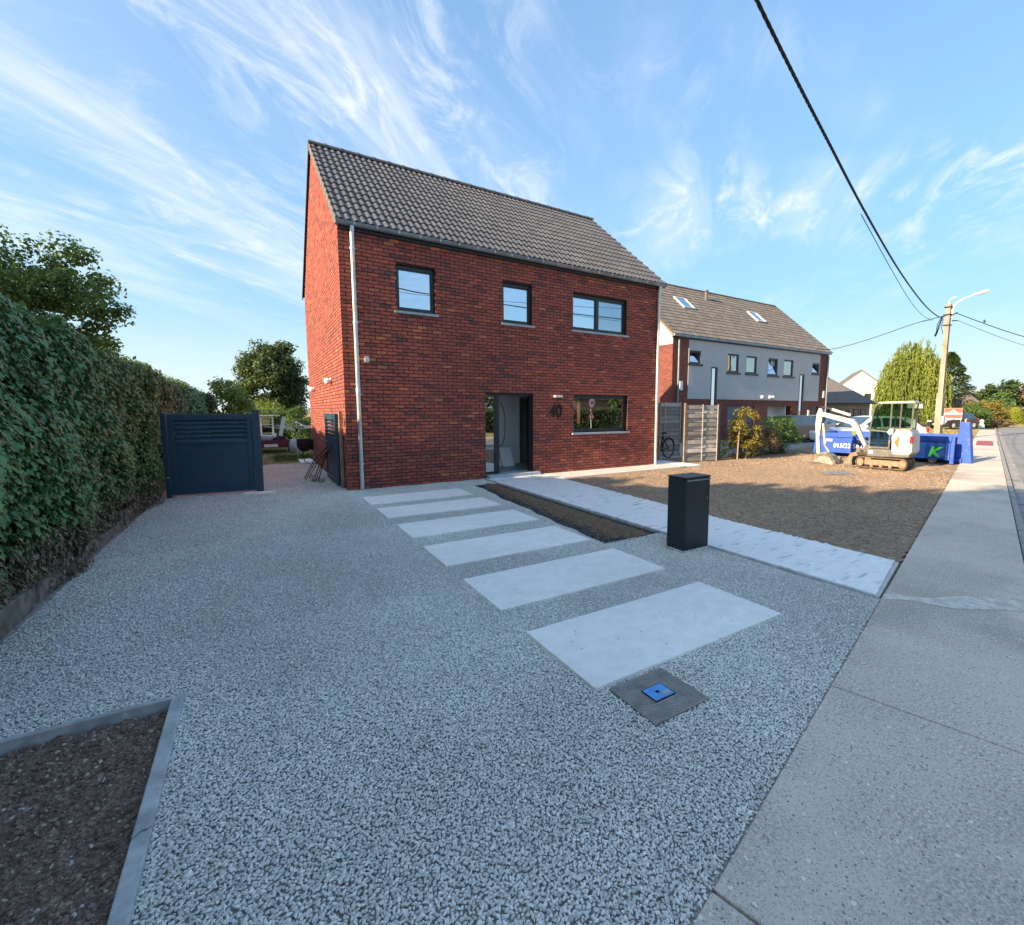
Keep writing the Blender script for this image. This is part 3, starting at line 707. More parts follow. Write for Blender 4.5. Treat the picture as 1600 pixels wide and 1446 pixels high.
# open strip beside the path
def tr_z(x, y):
    f = (x - trench_x(y)) / max(.05, 3.04 - trench_x(y))
    return -.022 + .040 * math.exp(-((f - .62) / .22) ** 2) - .02 * math.exp(-((f - .25) / .14) ** 2) + .006 * nz3(x, y, 12) + .006 * nz3(x, y, 30)
m_soil_t = M('strip_soil', ramp=[(.3, (.11, .075, .045)), (.6, (.19, .13, .08))], scale=14, detail=8, rough=.98, var=.35, bump=1.0, bscale=70, bdist=.015)
soil_sheet('soil_strip', 2.0, 3.04, -5.9, -.76, .03, tr_z, m_soil_t, lambda x, y: (x > 2.50 + (y + .8) / (-5.07) * (-.44) - .02) , 'narrow strip of brown soil between gravel and path')
n = 4600; yy = rng.uniform(-5.9, -.78, n); f = np.where(rng.random(n) < .75, np.clip(rng.normal(.14, .11, n), -.06, .45), np.clip(rng.normal(.98, .03, n), .9, 1))
xx = np.array([trench_x(float(a)) for a in yy]); xx = xx + (3.03 - xx) * f
P = np.stack([xx, yy, [tr_z(float(a), float(b)) + .003 for a, b in zip(xx, yy)]], 1)
n2 = 1500; P = np.concatenate([P, np.stack([rng.uniform(2.15, 3.0, n2), np.where(rng.random(n2) < .5, rng.normal(-5.85, .05, n2), rng.normal(-.82, .04, n2)), np.full(n2, -.01)], 1)])
scatter_gn('damp_gravel', P, M('damp_stone', ramp=[(0, (.015, .02, .024)), (.8, (.055, .065, .07)), (1, (.14, .16, .17))], fac='object', rough=.7, var=.2), .013, .026, flat=.65, label='dark damp stones edging the soil strip')
mb = MB(); mb.prism([(10.9, -4.1), (11.35, -3.75), (12.0, -4.05), (11.6, -4.45)], 'z', -.03, .022); tag(mb.build('utility_cover', m_steel, None, bevel=.004), 'flat grey utility cover lying in the bare soil before the digger', 'access cover')
# dry leaf and twig litter on the gravel
for (x, y, lb) in ((-2.62, -4.75, 'small brown dry leaf lying on the gravel near the garden wall'), (-.75, -8.35, 'reddish dry twig on the near gravel')):
    mb = MB()
    if 'leaf' in lb: mb.add([(0, 0, 0), (.03, .012, .006), (.06, 0, .002), (.03, -.014, .008)], [(0, 1, 2), (0, 2, 3)]); m_ = m_lf_dead
    else: mb.tube([(0, 0, 0), (.03, .01, .003), (.055, .006, .001), (.08, .014, .002)], .0014, 5); m_ = m_wood
    o = mb.build('dry_leaf' if 'leaf' in lb else 'twig', m_, None, loc=(x, y, .016)); tag(o, lb, 'leaf' if 'leaf' in lb else 'twig')
# green weed at the pavement joint
n = 60; P = np.zeros((n, 3)); P[:, :2] = np.array(ST(2.0, .93)[:2]) + rng.normal(0, .012, (n, 2)); 
o = link('weed', leafmesh('weed', P, rnd(n) + (0, 0, .3), rnd(n) * .6 + (0, 0, 1.0), .03 + .02 * rng.random(n), m_grassg, DIAMOND, None, .35)); tag(o, 'small green weed growing in the pavement joint', 'weed')

rl = random.Random(12)
for k in range(9):
    x, y = -3.02 + abs(rl.gauss(0, .35)), rl.uniform(-6.3, -.4); a = rl.random() * 6.28; q = rl.uniform(.7, 1.3)
    mb = MB(); c_, s_ = math.cos(a) * q, math.sin(a) * q
    mb.add([(u * c_ - v * s_, u * s_ + v * c_, w) for u, v, w in ((0, 0, 0), (.02, .013, .007), (.045, 0, .002), (.02, -.014, .008))], [(0, 1, 2), (0, 2, 3)])
    tag(mb.build('dry_leaf', m_lf_brown, None, loc=(x, y, .014)), 'small dry leaf fallen on the gravel along the hedge', 'leaf', 'dry leaves fallen along the hedge')

# ------------------------------------------------------------------ the brick house
W, HE, D = 8.95, 5.28, 7.07
TH = .30
house = empty('brick_house', (0, 0, 0), 0, 'two-storey red brick house with grey tiled gable roof and open front door', 'house')
OPEN = [('win1', 1.12, 1.97, 3.80, 4.78), ('win2', 3.64, 4.47, 3.79, 4.77), ('win3', 5.72, 7.62, 3.81, 4.78), ('win4', 5.76, 7.71, 1.06, 2.09), ('door', 3.15, 4.49, .05, 2.09)]
def wall_grid(x0, x1, z0, z1, holes):
    xs = sorted({x0, x1, *[h[i] for h in holes for i in (0, 1)]}); zs = sorted({z0, z1, *[h[i] for h in holes for i in (2, 3)]})
    for a, b in zip(xs[:-1], xs[1:]):
        run = None
        for c, d in zip(zs[:-1], zs[1:]):
            mx, mz = (a + b) / 2, (c + d) / 2
            hole = any(h[0] < mx < h[1] and h[2] < mz < h[3] for h in holes)
            if hole:
                if run: yield a, b, run[0], run[1]; run = None
            else: run = (run[0], d) if run else (c, d)
        if run: yield a, b, run[0], run[1]
holes = [h[1:] for h in OPEN]
mb = MB()
for a, b, c, d in wall_grid(.006, W - .006, -.1, HE, holes): mb.box(a, b, .013, TH, c, d)
front = mb.build('wall', m_mortar, house)
front['label'] = 'front wall in shade, mixed red and brown bricks with dark joints'
# gable walls: pentagon prisms
RZ = 8.40
def gable(x0, x1, hs):
    mb = MB(); pts = [(TH + .001, -.1), (D, -.1), (D, HE), (D / 2, RZ - .12), (TH + .001, HE + .22)]
    mb.prism(pts, 'x', x0, x1); return mb
gl = gable(.013, TH, None).build('gable_wall', m_mortar, house); gl['label'] = 'sunlit left gable wall of orange red bricks'
mbc = MB(); mbc.prism([(.008, HE), (TH, HE), (TH, HE + .2), (.008, HE + .02)], 'x', .008, TH); mbc.build('gable_corner', m_mortar, gl)
# right gable with an opening for the side window
SW = (3.55, 4.25, 1.1, 2.05)
mb = MB()
for a, b, c, d in wall_grid(TH + .001, D, -.1, HE, [SW]): mb.box(W - TH, W - .008, a, b, c, d)
mb.prism([(TH + .001, HE), (D, HE), (D / 2, RZ - .12)], 'x', W - TH, W - .008)
gr_ = mb.build('gable_wall', m_nbrick, house)
mb = MB(); mb.box(TH + .001, W - TH - .001, D - TH, D - .002, -.1, HE); mb.build('back_wall', m_nbrick, house)
# bricks
BW, BH, JT = .2225, .0752, .0150
bricks = []     # (origin x/y, z, length, wallkind)
course = 0; z = 0.0
while z < HE - .02:
    off = (course % 2) * BW / 2 + (BW * .25 if course % 4 == 3 else 0) * .0
    x = -off
    segs = []
    while x < W:
        a, b = max(x, 0.0) , min(x + BW - JT, W)
        if b - a > .02: segs.append((a, b))
        x += BW
    zc = z + BH / 2
    for (a, b) in segs:
        parts = [(a, b)]
        for (h0, h1, h2, h3) in holes:
            if h2 - .03 < zc < h3 + .02:
                np_ = []
                for (p, q) in parts:
                    if q <= h0 or p >= h1: np_.append((p, q))
                    else:
                        if p < h0 - .02: np_.append((p, h0))
                        if q > h1 + .02: np_.append((h1, q))
                parts = np_
        for (p, q) in parts: bricks.append((p, z, q - p))
    z += BH; course += 1
def brick_v(x, z, l, dy, bh=BH - JT):
    # five sides, irregular arrises
    j = lambda s=.0012: random.uniform(-s, s)
    return [(x + j(), dy, z + j()), (x + l + j(), dy + j(), z + j()), (x + l + j(), dy + j(), z + bh + j()), (x + j(), dy, z + bh + j()),
            (x, .02, z), (x + l, .02, z), (x + l, .02, z + bh), (x, .02, z + bh)]
BF = [(0, 1, 2, 3), (0, 4, 5, 1), (1, 5, 6, 2), (2, 6, 7, 3), (3, 7, 4, 0)]
full = [b for b in bricks if abs(b[2] - (BW - JT)) < .001 and .9 > 0]
def appar(b):
    p = Vector((b[0] + b[2] / 2, 0, b[1] + .03)); d = p - CAMP; return abs(d.y) / d.length ** 3
full.sort(key=appar, reverse=True)
near = set((b[0], b[1]) for b in full[:300])
proto = []
for k in range(4):
    mb = MB(); mb.add(brick_v(0, 0, BW - JT, -.0005 * k), BF); proto.append(mb.mesh('brick', m_brick_o))
stuff = MB()
for b in bricks:
    if (b[0], b[1]) in near:
        o = bpy.data.objects.new('brick', random.choice(proto)); COL.objects.link(o); o.parent = front
        o.location = (b[0] + random.uniform(-.001, .001), random.uniform(-.0022, .0018), b[1] + random.uniform(-.001, .001))
    else:
        stuff.add(brick_v(b[0], b[1], b[2], random.uniform(-.0025, .0018)), BF, 0, random.random())
o = stuff.build('brick_courses', m_brick_t, front); o['kind'] = 'stuff'
# left gable bricks (running along y)
stuff = MB(); z = 0; course = 0
while z < RZ - .2:
    lim0 = 0.0 if z < HE else (z - HE) / (RZ - HE) * (D / 2) + .06; lim1 = D - lim0
    y = -((course + 1) % 2) * BW / 2 + (0.10 if course % 2 == 0 else 0)
    while y < D:
        a, b = max(y, lim0 + .0115 * (z < HE)), min(y + BW - JT, lim1)
        if b - a > .03:
            vs = brick_v(a, z, b - a, random.uniform(-.0025, .0018)); stuff.add([(v[1], v[0], v[2]) for v in vs], BF, 0, random.random())
        y += BW
    z += BH; course += 1
o = stuff.build('brick_courses', m_brick_t, gl); o['kind'] = 'stuff'

# windows
def window(x0, x1, z0, z1, mull=(), gl=m_glass, gls=None, sill=True, rec=.09, fw=.075, name='window'):
    mb = MB(); y0, y1 = rec, rec + .07
    mb.box(x0, x1, y0, y1, z1 - fw, z1); mb.box(x0, x1, y0, y1, z0, z0 + fw)
    mb.box(x0, x0 + fw * .75, y0 + .001, y1 - .001, z0 + fw, z1 - fw); mb.box(x1 - fw * .75, x1, y0 + .001, y1 - .001, z0 + fw, z1 - fw)
    mb.box(x0, x1, TH + .001 - .14, TH - .002, z1 - .02, z1 - .001)
    for m_ in mull: mb.box(m_ - fw * .6, m_ + fw * .6, y0 + .001, y1 - .001, z0 + fw, z1 - fw)
    w = mb.build(name, m_anth, house, bevel=.004)
    edges = [x0 + fw * .75] + [v for m_ in mull for v in (m_ - fw * .6, m_ + fw * .6)] + [x1 - fw * .75]
    for i in range(0, len(edges), 2):
        a, b = edges[i], edges[i + 1]; c, d = z0 + fw, z1 - fw
        sb = MB(); s_ = .028
        sb.box(a + .002, b - .002, y0 + .016, y1 - .016, d - s_, d - .002); sb.box(a + .002, b - .002, y0 + .016, y1 - .016, c + .002, c + s_)
        sb.box(a + .002, a + s_, y0 + .017, y1 - .017, c + s_, d - s_); sb.box(b - s_, b - .002, y0 + .017, y1 - .017, c + s_, d - s_)
        sb.build('sash', m_anth, w)
        pb = MB(); pb.box(a + s_ - .002, b - s_ + .002, y0 + .032, y0 + .038, c + s_ - .002, d - s_ + .002)
        pb.build('pane', (gls[i // 2] if gls else gl), w)
    if sill:
        sb = MB(); sb.box(x0 - .05, x1 + .06, -.045, rec - .002, z0 - .055, z0 - .002); sb.build('sill', m_sill, w, bevel=.004)
    return w
window(*OPEN[0][1:]); window(*OPEN[1][1:]); window(*OPEN[2][1:], mull=(6.60,), gls=[m_glass, m_glass3]); window(*OPEN[3][1:], gl=m_glass2)
# net curtain behind the right upper pane
V = []; n = 60
for j in range(2):
    for i in range(n + 1):
        x = 6.66 + (7.56 - 6.66) * i / n; V.append((x, .24 + .018 * math.sin(i * 1.1) + .008 * math.sin(i * 2.7), 3.84 + j * .9))
F = [(i, i + 1, i + n + 2, i + n + 1) for i in range(n)]
m_net = M('net_curtain', (.62, .64, .66), rough=.9, var=.22, scale=16, stretch=(1, 1, .5), trans=.4)
tag(link('net_curtain', fastmesh('net_curtain', V, F, m_net, None, True)), 'pale net curtain behind the right pane of the widest upstairs window', 'curtain')

# roof tiles ------------------------------------------------------------
E0, R0 = np.array([-.13, 5.395]), np.array([D / 2, 8.43])
sl = R0 - E0; SLEN = float(np.linalg.norm(sl)); sl = sl / SLEN; nrm = np.array([-sl[1], sl[0]])
NR, TW = 14, .302
GAU = SLEN / NR
def tile_profile(w=TW):
    pr = []
    for k in range(2):
        b = k * w / 2
        for (u, h) in ((0, .0), (.024, .003), (.042, .019), (.066, .030), (.088, .030), (.112, .019), (.130, .003)): pr.append((b + u * (w / 2) / .151, h))
    pr.append((w, 0)); return pr
def tile_vf(w, ln, pr=None):
    """tile in local frame: x along ridge, y up-slope, z normal"""
    pr = pr or tile_profile(w); n = len(pr); V = []
    for (yy, z0) in ((-.035, .034), (ln, .006)):
        V += [(x, yy, h + z0) for x, h in pr]
    V += [(x, -.035, h + .034 - .024) for x, h in pr]     # thick front lip
    F = [(i, i + 1, n + i + 1, n + i) for i in range(n - 1)] + [(2 * n + i, 2 * n + i + 1, i + 1, i) for i in range(n - 1)]
    F += [(0, n, 2 * n)]
    return V, F
def roof_matrix(x, row, e0, gauge, side=1, D_=None):
    o = e0 + sl * (row * gauge)
    if side == 1: return Matrix(((1, 0, 0, x), (0, sl[0], nrm[0], o[0]), (0, sl[1], nrm[1], o[1]), (0, 0, 0, 1)))
mb = MB(); mb.prism([(E0[0] + .04, E0[1] - .05), (D / 2, R0[1] - .05), (D + .13, E0[1] - .05), (D + .13, E0[1] + .0), (D / 2, R0[1] + .004), (E0[0] + .04, E0[1] + .0)], 'x', -.03, W + .03)
roof = mb.build('roof', m_tile_t, house)
V, F = tile_vf(TW, GAU)
tmesh = MB().add(V, F).mesh('roof_tile', m_tile_o); tmesh.polygons.foreach_set('use_smooth', [True] * len(tmesh.polygons)); tmesh.set_sharp_from_angle(angle=R(50))
NC = int(math.ceil((W + .06) / TW)); cells = [(c, r) for c in range(NC) for r in range(NR)]
def tpos(c, r): o = E0 + sl * ((r + .5) * GAU); return Vector((-.03 + (c + .5) * TW, o[0], o[1]))
cells.sort(key=lambda q: (tpos(*q) - CAMP).length)
stuff = MB()
for k, (c, r) in enumerate(cells):
    Mx = roof_matrix(-.03 + c * TW, r, E0, GAU)
    if k < 300:
        o = bpy.data.objects.new('roof_tile', tmesh); COL.objects.link(o); o.parent = roof
        o.matrix_world = Mx @ Matrix.Rotation(random.uniform(-.003, .003), 4, 'Z') @ Matrix.Translation((0, 0, random.uniform(-.0015, .0015)))
    else:
        t = random.random(); stuff.add([Mx @ Vector(v) for v in V], F, 0, t)
o = stuff.build('roof_tile_field', m_tile_t, roof, smooth=True); o['kind'] = 'stuff'
# verge tiles down the left and right rakes
for side, xx in ((0, -.055), (1, W + .03)):
    for r in range(NR):
        mb = MB(); o_ = E0 + sl * (r * GAU); h0 = .055
        pts = []
        for (yy, zz) in ((-.03, -.10), (GAU - .01, -.125), (GAU - .01, .02), (-.03, .066)):
            q = o_ + sl * yy + nrm * zz; pts.append((q[0], q[1]))
        mb.prism(pts, 'x', xx, xx + .025, t_ := 0); mb.build('verge_tile', m_galv if False else m_tile2, roof)
    mb = MB(); q0, q1 = E0 + np.array([0, 0]), R0
    mb.prism([(D / 2, R0[1] + .02), (D + .15, E0[1]), (D + .15, E0[1] - .12), (D / 2, R0[1] - .13)], 'x', xx, xx + .025); mb.build('rake_board', m_blackm, roof)
# ridge caps
x = -.06; i = 0
while x < W:
    L_ = .40; mb = MB(); pr = []
    for a in np.linspace(-15, 195, 9): pr.append((D / 2 + .115 * math.cos(R(a)), R0[1] + .0 + .085 * math.sin(R(a))))
    mb.prism(pr, 'x', x, min(x + L_ - .03, W + .05)); pr2 = [(D / 2 + (p - D / 2) * 1.12, R0[1] + (q - R0[1]) * 1.12 + .004) for p, q in pr]
    mb.prism(pr2, 'x', min(x + L_ - .03, W + .03), min(x + L_ + .02, W + .07)); mb.build('ridge_tile', m_tile_t, roof); x += L_
# gutter
mb = MB(); gp = []
for a in np.linspace(180, 360, 9): gp.append((-.115 + .068 * math.cos(R(a)), 5.372 + .062 * math.sin(R(a))))
gp2 = [(-.115 + (p + .115) * .92, 5.372 + (q - 5.372) * .92) for p, q in gp][::-1]
mb.prism(gp + gp2, 'x', -.05, W + .05); mb.tube([(-.05, -.185, 5.374), (W + .05, -.185, 5.374)], .009, 6)
gu = mb.build('gutter', m_zinc, house, smooth=True)
mb = MB(); mb.box(-.052, -.046, -.183, -.05, 5.31, 5.375); mb.box(W + .046, W + .052, -.183, -.05, 5.31, 5.375); mb.build('end_cap', m_zinc, gu)
mb = MB(); mb.box(.0, W, -.045, .006, 5.262, 5.37); mb.build('fascia', m_anth, house)
x = .28
while x < W:
    mb = MB(); mb.box(x, x + .022, -.189, -.186, 5.33, 5.39); mb.box(x, x + .022, -.186, -.04, 5.384, 5.388); mb.build('gutter_bracket', m_galv, gu); x += .44
# downpipes with brackets
for px, lab in ((.255, 'left downpipe'), (8.80, 'right downpipe')):
    mb = MB(); mb.tube([(px, -.115, 5.32), (px, -.115, 5.24), (px, -.085, 5.15), (px, -.085, -.02)], .043, 14)
    dp = mb.build('downpipe', m_galv, house, smooth=True)
    for zz in (.55, 2.0, 3.45, 4.9):
        mb = MB(); mb.lathe([(.050, zz - .018), (.050, zz + .018)], (px, -.085, 0), 14); mb.box(px - .012, px + .07, -.085, .0, zz - .008, zz + .008); mb.build('pipe_clip', m_galv, dp)
    mb = MB(); mb.lathe([(.047, 1.98), (.050, 2.06), (.050, 2.12), (.044, 2.13)], (px, -.085, 0), 14); mb.build('pipe_joint', m_galv, dp, smooth=True)

# entrance: frame, side light, threshold
mb = MB(); dx0, dx1, dz0, dz1 = OPEN[4][1:]
mb.box(dx0, dx1, .08, .16, dz1 - .06, dz1); mb.box(dx0, dx0 + .035, .081, .159, .10, dz1 - .06); mb.box(dx1 - .05, dx1, .081, .159, .10, dz1 - .06); mb.box(3.43, 3.55, .081, .20, .10, dz1 - .06); mb.box(dx0 + .035, 3.43, .081, .159, .10, .15)
ent = mb.build('door_frame', m_black, house, bevel=.004)
mb = MB(); mb.box(dx0 + .033, 3.432, .115, .121, .148, dz1 - .058); mb.build('side_light', m_glass2, ent)
mb = MB(); mb.box(3.16, 4.62, -.16, TH, -.08, .085); mb.build('threshold', m_sill, house, bevel=.005)
# leaf of the door folded inwards against the hall side
dl = MB(); dl.box(3.56, 3.62, .21, 1.12, .11, 2.02); dlo = dl.build('door', m_black, house, bevel=.004); dlo['label'] = 'black front door standing open into the hall'
mb = MB(); mb.tube([(3.64, .98, .9), (3.66, .98, .9), (3.66, .98, 1.5), (3.64, .98, 1.5)], .012, 6); mb.build('handle', m_steel, dlo)
# interior
mb = MB()
mb.box(.31, W - .31, .31, D - .31, .02, .10); mb.build('floor', m_floor, house)
mb = MB(); mb.box(.31, W - .31, .31, D - .31, 2.55, 2.85); mb.build('upper_floor', m_plaster, house)
HB = 1.8
mb = MB()
mb.box(3.0, 5.07, HB, HB + .1, .10, 2.55); mb.box(5.36, 5.6, HB, HB + .1, .10, 2.55); mb.box(5.07, 5.36, HB, HB + .1, 2.07, 2.55)
mb.box(5.6, 5.7, .31, D - .31, .10, 2.55); mb.box(2.95, 3.0, .31, D - .31, .10, 2.55)
hw = mb.build('hall_wall', m_plaster, house)
mb = MB(); mb.box(4.96, 5.07, HB - .02, HB + .12, .1, 2.12); mb.box(5.36, 5.50, HB - .02, HB + .12, .1, 2.12); mb.box(5.07, 5.36, HB - .02, HB + .12, 2.05, 2.12); mb.build('door_casing', m_whitep, hw)
mb = MB(); mb.box(5.0, 5.58, 3.6, 3.7, .1, .9); mb.build('cupboard', m_wood, hw)
mb = MB(); mb.box(4.74, 4.80, HB - .012, HB, 1.12, 1.24); mb.box(4.74, 4.80, HB - .012, HB, .36, .43); mb.build('light_switch', m_whitep, hw)
mb = MB(); mb.box(W - TH - .02, W - TH + .06, SW[0], SW[0] + .07, SW[2], SW[3]); mb.box(W - TH - .02, W - TH + .06, SW[1] - .07, SW[1], SW[2], SW[3]); mb.box(W - TH - .02, W - TH + .06, SW[0], SW[1], SW[3] - .09, SW[3]); mb.box(W - TH - .02, W - TH + .06, SW[0], SW[1], SW[2], SW[2] + .07); mb.build('side_window', m_whitep, house)
mb = MB(); mb.box(7.60, 7.70, TH - .06, TH + .30, 1.0, 2.12); mb.box(5.78, 5.80, TH + .001, TH + .30, 1.0, 2.12); mb.build('window_lining', m_whitep, house)
# white panels leaning in the hall
for i, (dx, lb) in enumerate(((0, 'rear white panel leaning on the hall wall'), (.10, 'front white panel leaning in the hall'))):
    mb = MB(); mb.prism([(1.30 - dx, .105), (1.335 - dx, .105), (1.62 - dx, .62), (1.585 - dx, .62)], 'x', 4.12 + dx, 4.46 + dx * 1.3)
    o = mb.build('leaning_board', m_whitep, None, bevel=.006); tag(o, lb + ', seen through the open front door', 'board', 'white boards in the hall')
# cable loop on the hall wall
pp = [(4.42 + .16 * math.sin(a) * (1 if a < math.pi else .3), HB - .03, 1.25 - .62 * math.cos(a) * -1) for a in np.linspace(0, math.pi, 18)]
mb = MB(); mb.tube(pp, .009, 6); tag(mb.build('cable_loop', m_blackm, None, smooth=True), 'black flexible tube hanging in a loop on the hall wall', 'tube')
# flowers on the window ledge
vs = empty('flower_vase', (5.98, .30, 1.13), 0, 'small vase with leaves and a yellow flower inside the ground-floor window', 'vase')
mb = MB(); mb.lathe([(.035, 0), (.05, .05), (.04, .12), (.03, .16)]); mb.build('vase', m_whitep, vs, smooth=True)
P, N, t, _ = crown_points((0, 0, .25), (.10, .06, .10), 14, 90, .04, 5)
link('leaves', leafmesh('leaves', P, N, rnd(len(P)), np.full(len(P), .06), m_lf_lime, DIAMOND, t), vs)
mb = MB(); mb.lathe([(.005, .33), (.035, .34), (.03, .36), (.005, .37)], (-.02, 0, 0), 12); mb.build('flower', m_lf_yel, vs)
mb = MB(); mb.box(5.78, 7.70, TH + .001, TH + .22, 1.07, 1.125); mb.build('window_ledge', m_whitep, house)

# number, lamp, sensor
def text_obj(name, body, size, mat, ext=.01, parent=None, bold=0.0, xs=1.0, shear=0.0):
    cu = bpy.data.curves.new(name, 'FONT'); cu.body = body; cu.size = size; cu.extrude = ext; cu.offset = bold; cu.align_x = 'LEFT'; cu.shear = shear
    t = bpy.data.objects.new(name, cu); COL.objects.link(t)
    bpy.context.view_layer.update()
    me = bpy.data.meshes.new_from_object(t.evaluated_get(bpy.context.evaluated_depsgraph_get())); me.materials.clear(); me.materials.append(mat)
    bpy.data.objects.remove(t); o = link(name, me, parent); o.scale = (xs, 1, 1); return o
o = text_obj('house_number', '40', .47, M('number_black', (.010, .010, .011), rough=.6, var=.05), .014, None, .007, .86)
o.location = (4.97, -.022, 1.50); o.rotation_euler = (R(90), 0, 0); tag(o, 'large black number 40 fixed to the brick wall beside the door', 'house number')
def wall_lamp(loc, rz, lb, grp=None):
    r_ = empty('wall_lamp', loc, rz, lb, 'wall lamp', grp)
    mb = MB(); mb.box(-.115, .115, -.10, -.004, -.012, .045); mb.build('housing', m_lampw, r_, bevel=.005)
    mb = MB(); mb.box(-.10, .10, -.09, -.02, -.040, -.013); mb.build('lens', m_anth, r_)
    return r_
wall_lamp((5.225, 0, 2.02), 0, 'slim silver wall lamp above the house number')
def spot(loc, lb):
    r_ = empty('security_spotlight', loc, 0, lb, 'spotlight', 'white spotlights on the sunny gable')
    mb = MB(); mb.box(-.03, -.004, -.05, .05, -.05, .05); mb.tube([(-.02, 0, 0), (-.09, 0, .0)], .014, 6); mb.build('mount', m_alu_w, r_)
    mb = MB(); mb.lathe([(.03, -.02), (.055, .03), (.07, .11), (.066, .115)], (-.09, .0, -.03), 12, axis='y'); o = mb.build('head', m_alu_w, r_, smooth=True)
    mb = MB(); mb.lathe([(.03, -.02), (.05, .03), (.06, .10)], (-.09, -.09, -.05), 12, axis='y'); mb.build('head', m_alu_w, r_, smooth=True)
spot((0, 1.77, 2.40), 'white spotlight on the sunny gable nearer the front corner')
spot((0, 5.39, 2.33), 'white spotlight on the sunny gable nearer the garden')
r_ = empty('alarm_sensor', (.46, 0, 2.73), 0, 'small white alarm box high beside the left downpipe', 'alarm box')
mb = MB(); mb.prism([(-.04, -.06), (.04, -.06), (.04, .04), (.02, .06), (-.02, .06), (-.04, .04)], 'y', -.055, -.003); mb.build('housing', m_alu_w, r_, bevel=.006)
mb = MB(); mb.box(-.012, .012, -.058, -.0551, -.045, -.01); mb.build('lens', m_sill, r_)

# ------------------------------------------------------------------ parcel box
pb = empty('parcel_box', (2.845, -6.535, 0), 0, 'tall black metal parcel box standing on the gravel', 'parcel box')
bx, by = .215, .135
mb = MB(); mb.box(-bx, bx, -by, by, -.04, .872); mb.build('body', m_black, pb, bevel=.003)
mb = MB(); mb.box(-bx - .006, bx + .006, -by - .008, by + .006, .876, .895); mb.build('lid', m_black, pb, bevel=.003)
mb = MB(); mb.box(-bx + .012, bx - .006, -by - .016, -by - .009, .845, .862); mb.build('flap_handle', m_zinc, pb, bevel=.002)

mb = MB()
for (a, b, c, d) in ((-bx + .012, bx - .012, .838, .8405), (-bx + .012, -bx + .0145, .03, .838), (bx - .0145, bx - .012, .03, .838)): mb.box(a, b, -by - .0015, -by - .0002, c, d)
mb.build('door_seam', m_blackm, pb)
mb = MB(); mb.lathe([(.010, -by - .004), (.010, -by - .0003)], (bx - .045, 0, .62), 14, axis='y'); mb.build('lock', m_steel, pb)
ring = []
for k in range(420):
    u = random.random() * 2 * (bx + by) * 2; w_, h_ = bx * 2, by * 2
    if u < w_: x, y = -bx + u, -by - abs(random.gauss(.008, .010))
    elif u < w_ + h_: x, y = bx + abs(random.gauss(.008, .010)), -by + u - w_
    elif u < 2 * w_ + h_: x, y = -bx + u - w_ - h_, by + abs(random.gauss(.008, .010))
    else: x, y = -bx - abs(random.gauss(.008, .010)), -by + (u - 2 * w_ - h_) % h_
    ring.append((2.845 + x, -6.535 + y, .006 + random.random() * .008))
scatter_gn('banked_gravel', np.array(ring), m_stone, .010, .018, flat=.62, label='gravel banked against the foot of the parcel box')

# ------------------------------------------------------------------ left boundary: low wall, hedge
lw = empty('garden_wall', (-3.27, 0, 0), 0, 'low stained concrete wall at the foot of the ivy hedge', 'wall')
ys = [-10.6, -9.0, -7.4, -5.9, -4.72, -3.02, -1.5, .1, 1.7]
for i, (a, b) in enumerate(zip(ys[:-1], ys[1:])):
    mb = MB(); h = .15 + .05 * math.sin(i * 2.3); mb.prism([(a + .09, -.15), (b - .03, -.15), (b - .03, h), (a + .09, h + .02)], 'x', -.06, .0); mb.build('wall_panel', m_wallc, lw, bevel=.006)
    mb = MB(); mb.box(-.13, -.025, a - .03, a + .085, -.15, .22); mb.build('wall_post', m_wallc, lw, bevel=.006)
hd = empty('ivy_hedge', (-3.9, 0, 0), 0, 'tall dense dark green leafy hedge along the left side of the yard', 'hedge')
def hedge_top(y): return 2.60 - .012 * (y + 5) + .05 * math.sin(y * 1.1) + .04 * math.sin(y * 3.3)
def hedge_face(y, z):
    f = .17 * noise.noise(Vector((y * .9, z * 1.1, 3))) + .09 * max(0, 1 - abs(y - .3) / 1.3) + .09 * noise.noise(Vector((y * 2.6, z * 2.6, 8)))
    low = max(0, .55 - z) * .22
    top = max(0, z - 2.15) ** 2 * .5
    return .68 + f - low * (1 if y < -1.5 else .4) - top       # local x of the outer face
H0, H1 = -11.5, 15.5
V = []; ny, nz_ = 150, 14
prof = []
for j in range(ny + 1):
    y = H0 + (H1 - H0) * j / ny; T = hedge_top(y) - .10
    for k in range(nz_ + 1):
        z = .12 + (T - .12) * k / nz_; V.append((hedge_face(y, z) - .12 + .03 * noise.noise(Vector((y * 4, z * 4, 1))), y, z))
    for k in range(4): V.append((.3 - .4 * k, y, T + .03 * math.sin(k + y * 2)))
    V.append((-.95, y, .1))
row = nz_ + 1 + 5
ii = np.arange(ny)[:, None] * row + np.arange(row - 1)[None]
F = np.stack([ii, ii + row, ii + row + 1, ii + 1], -1).reshape(-1, 4)
me = fastmesh('dark_core', V, F, m_core, None, False); o = link('dark_core', me, hd)  # near-black core added inside the leaves to block light through the hedge
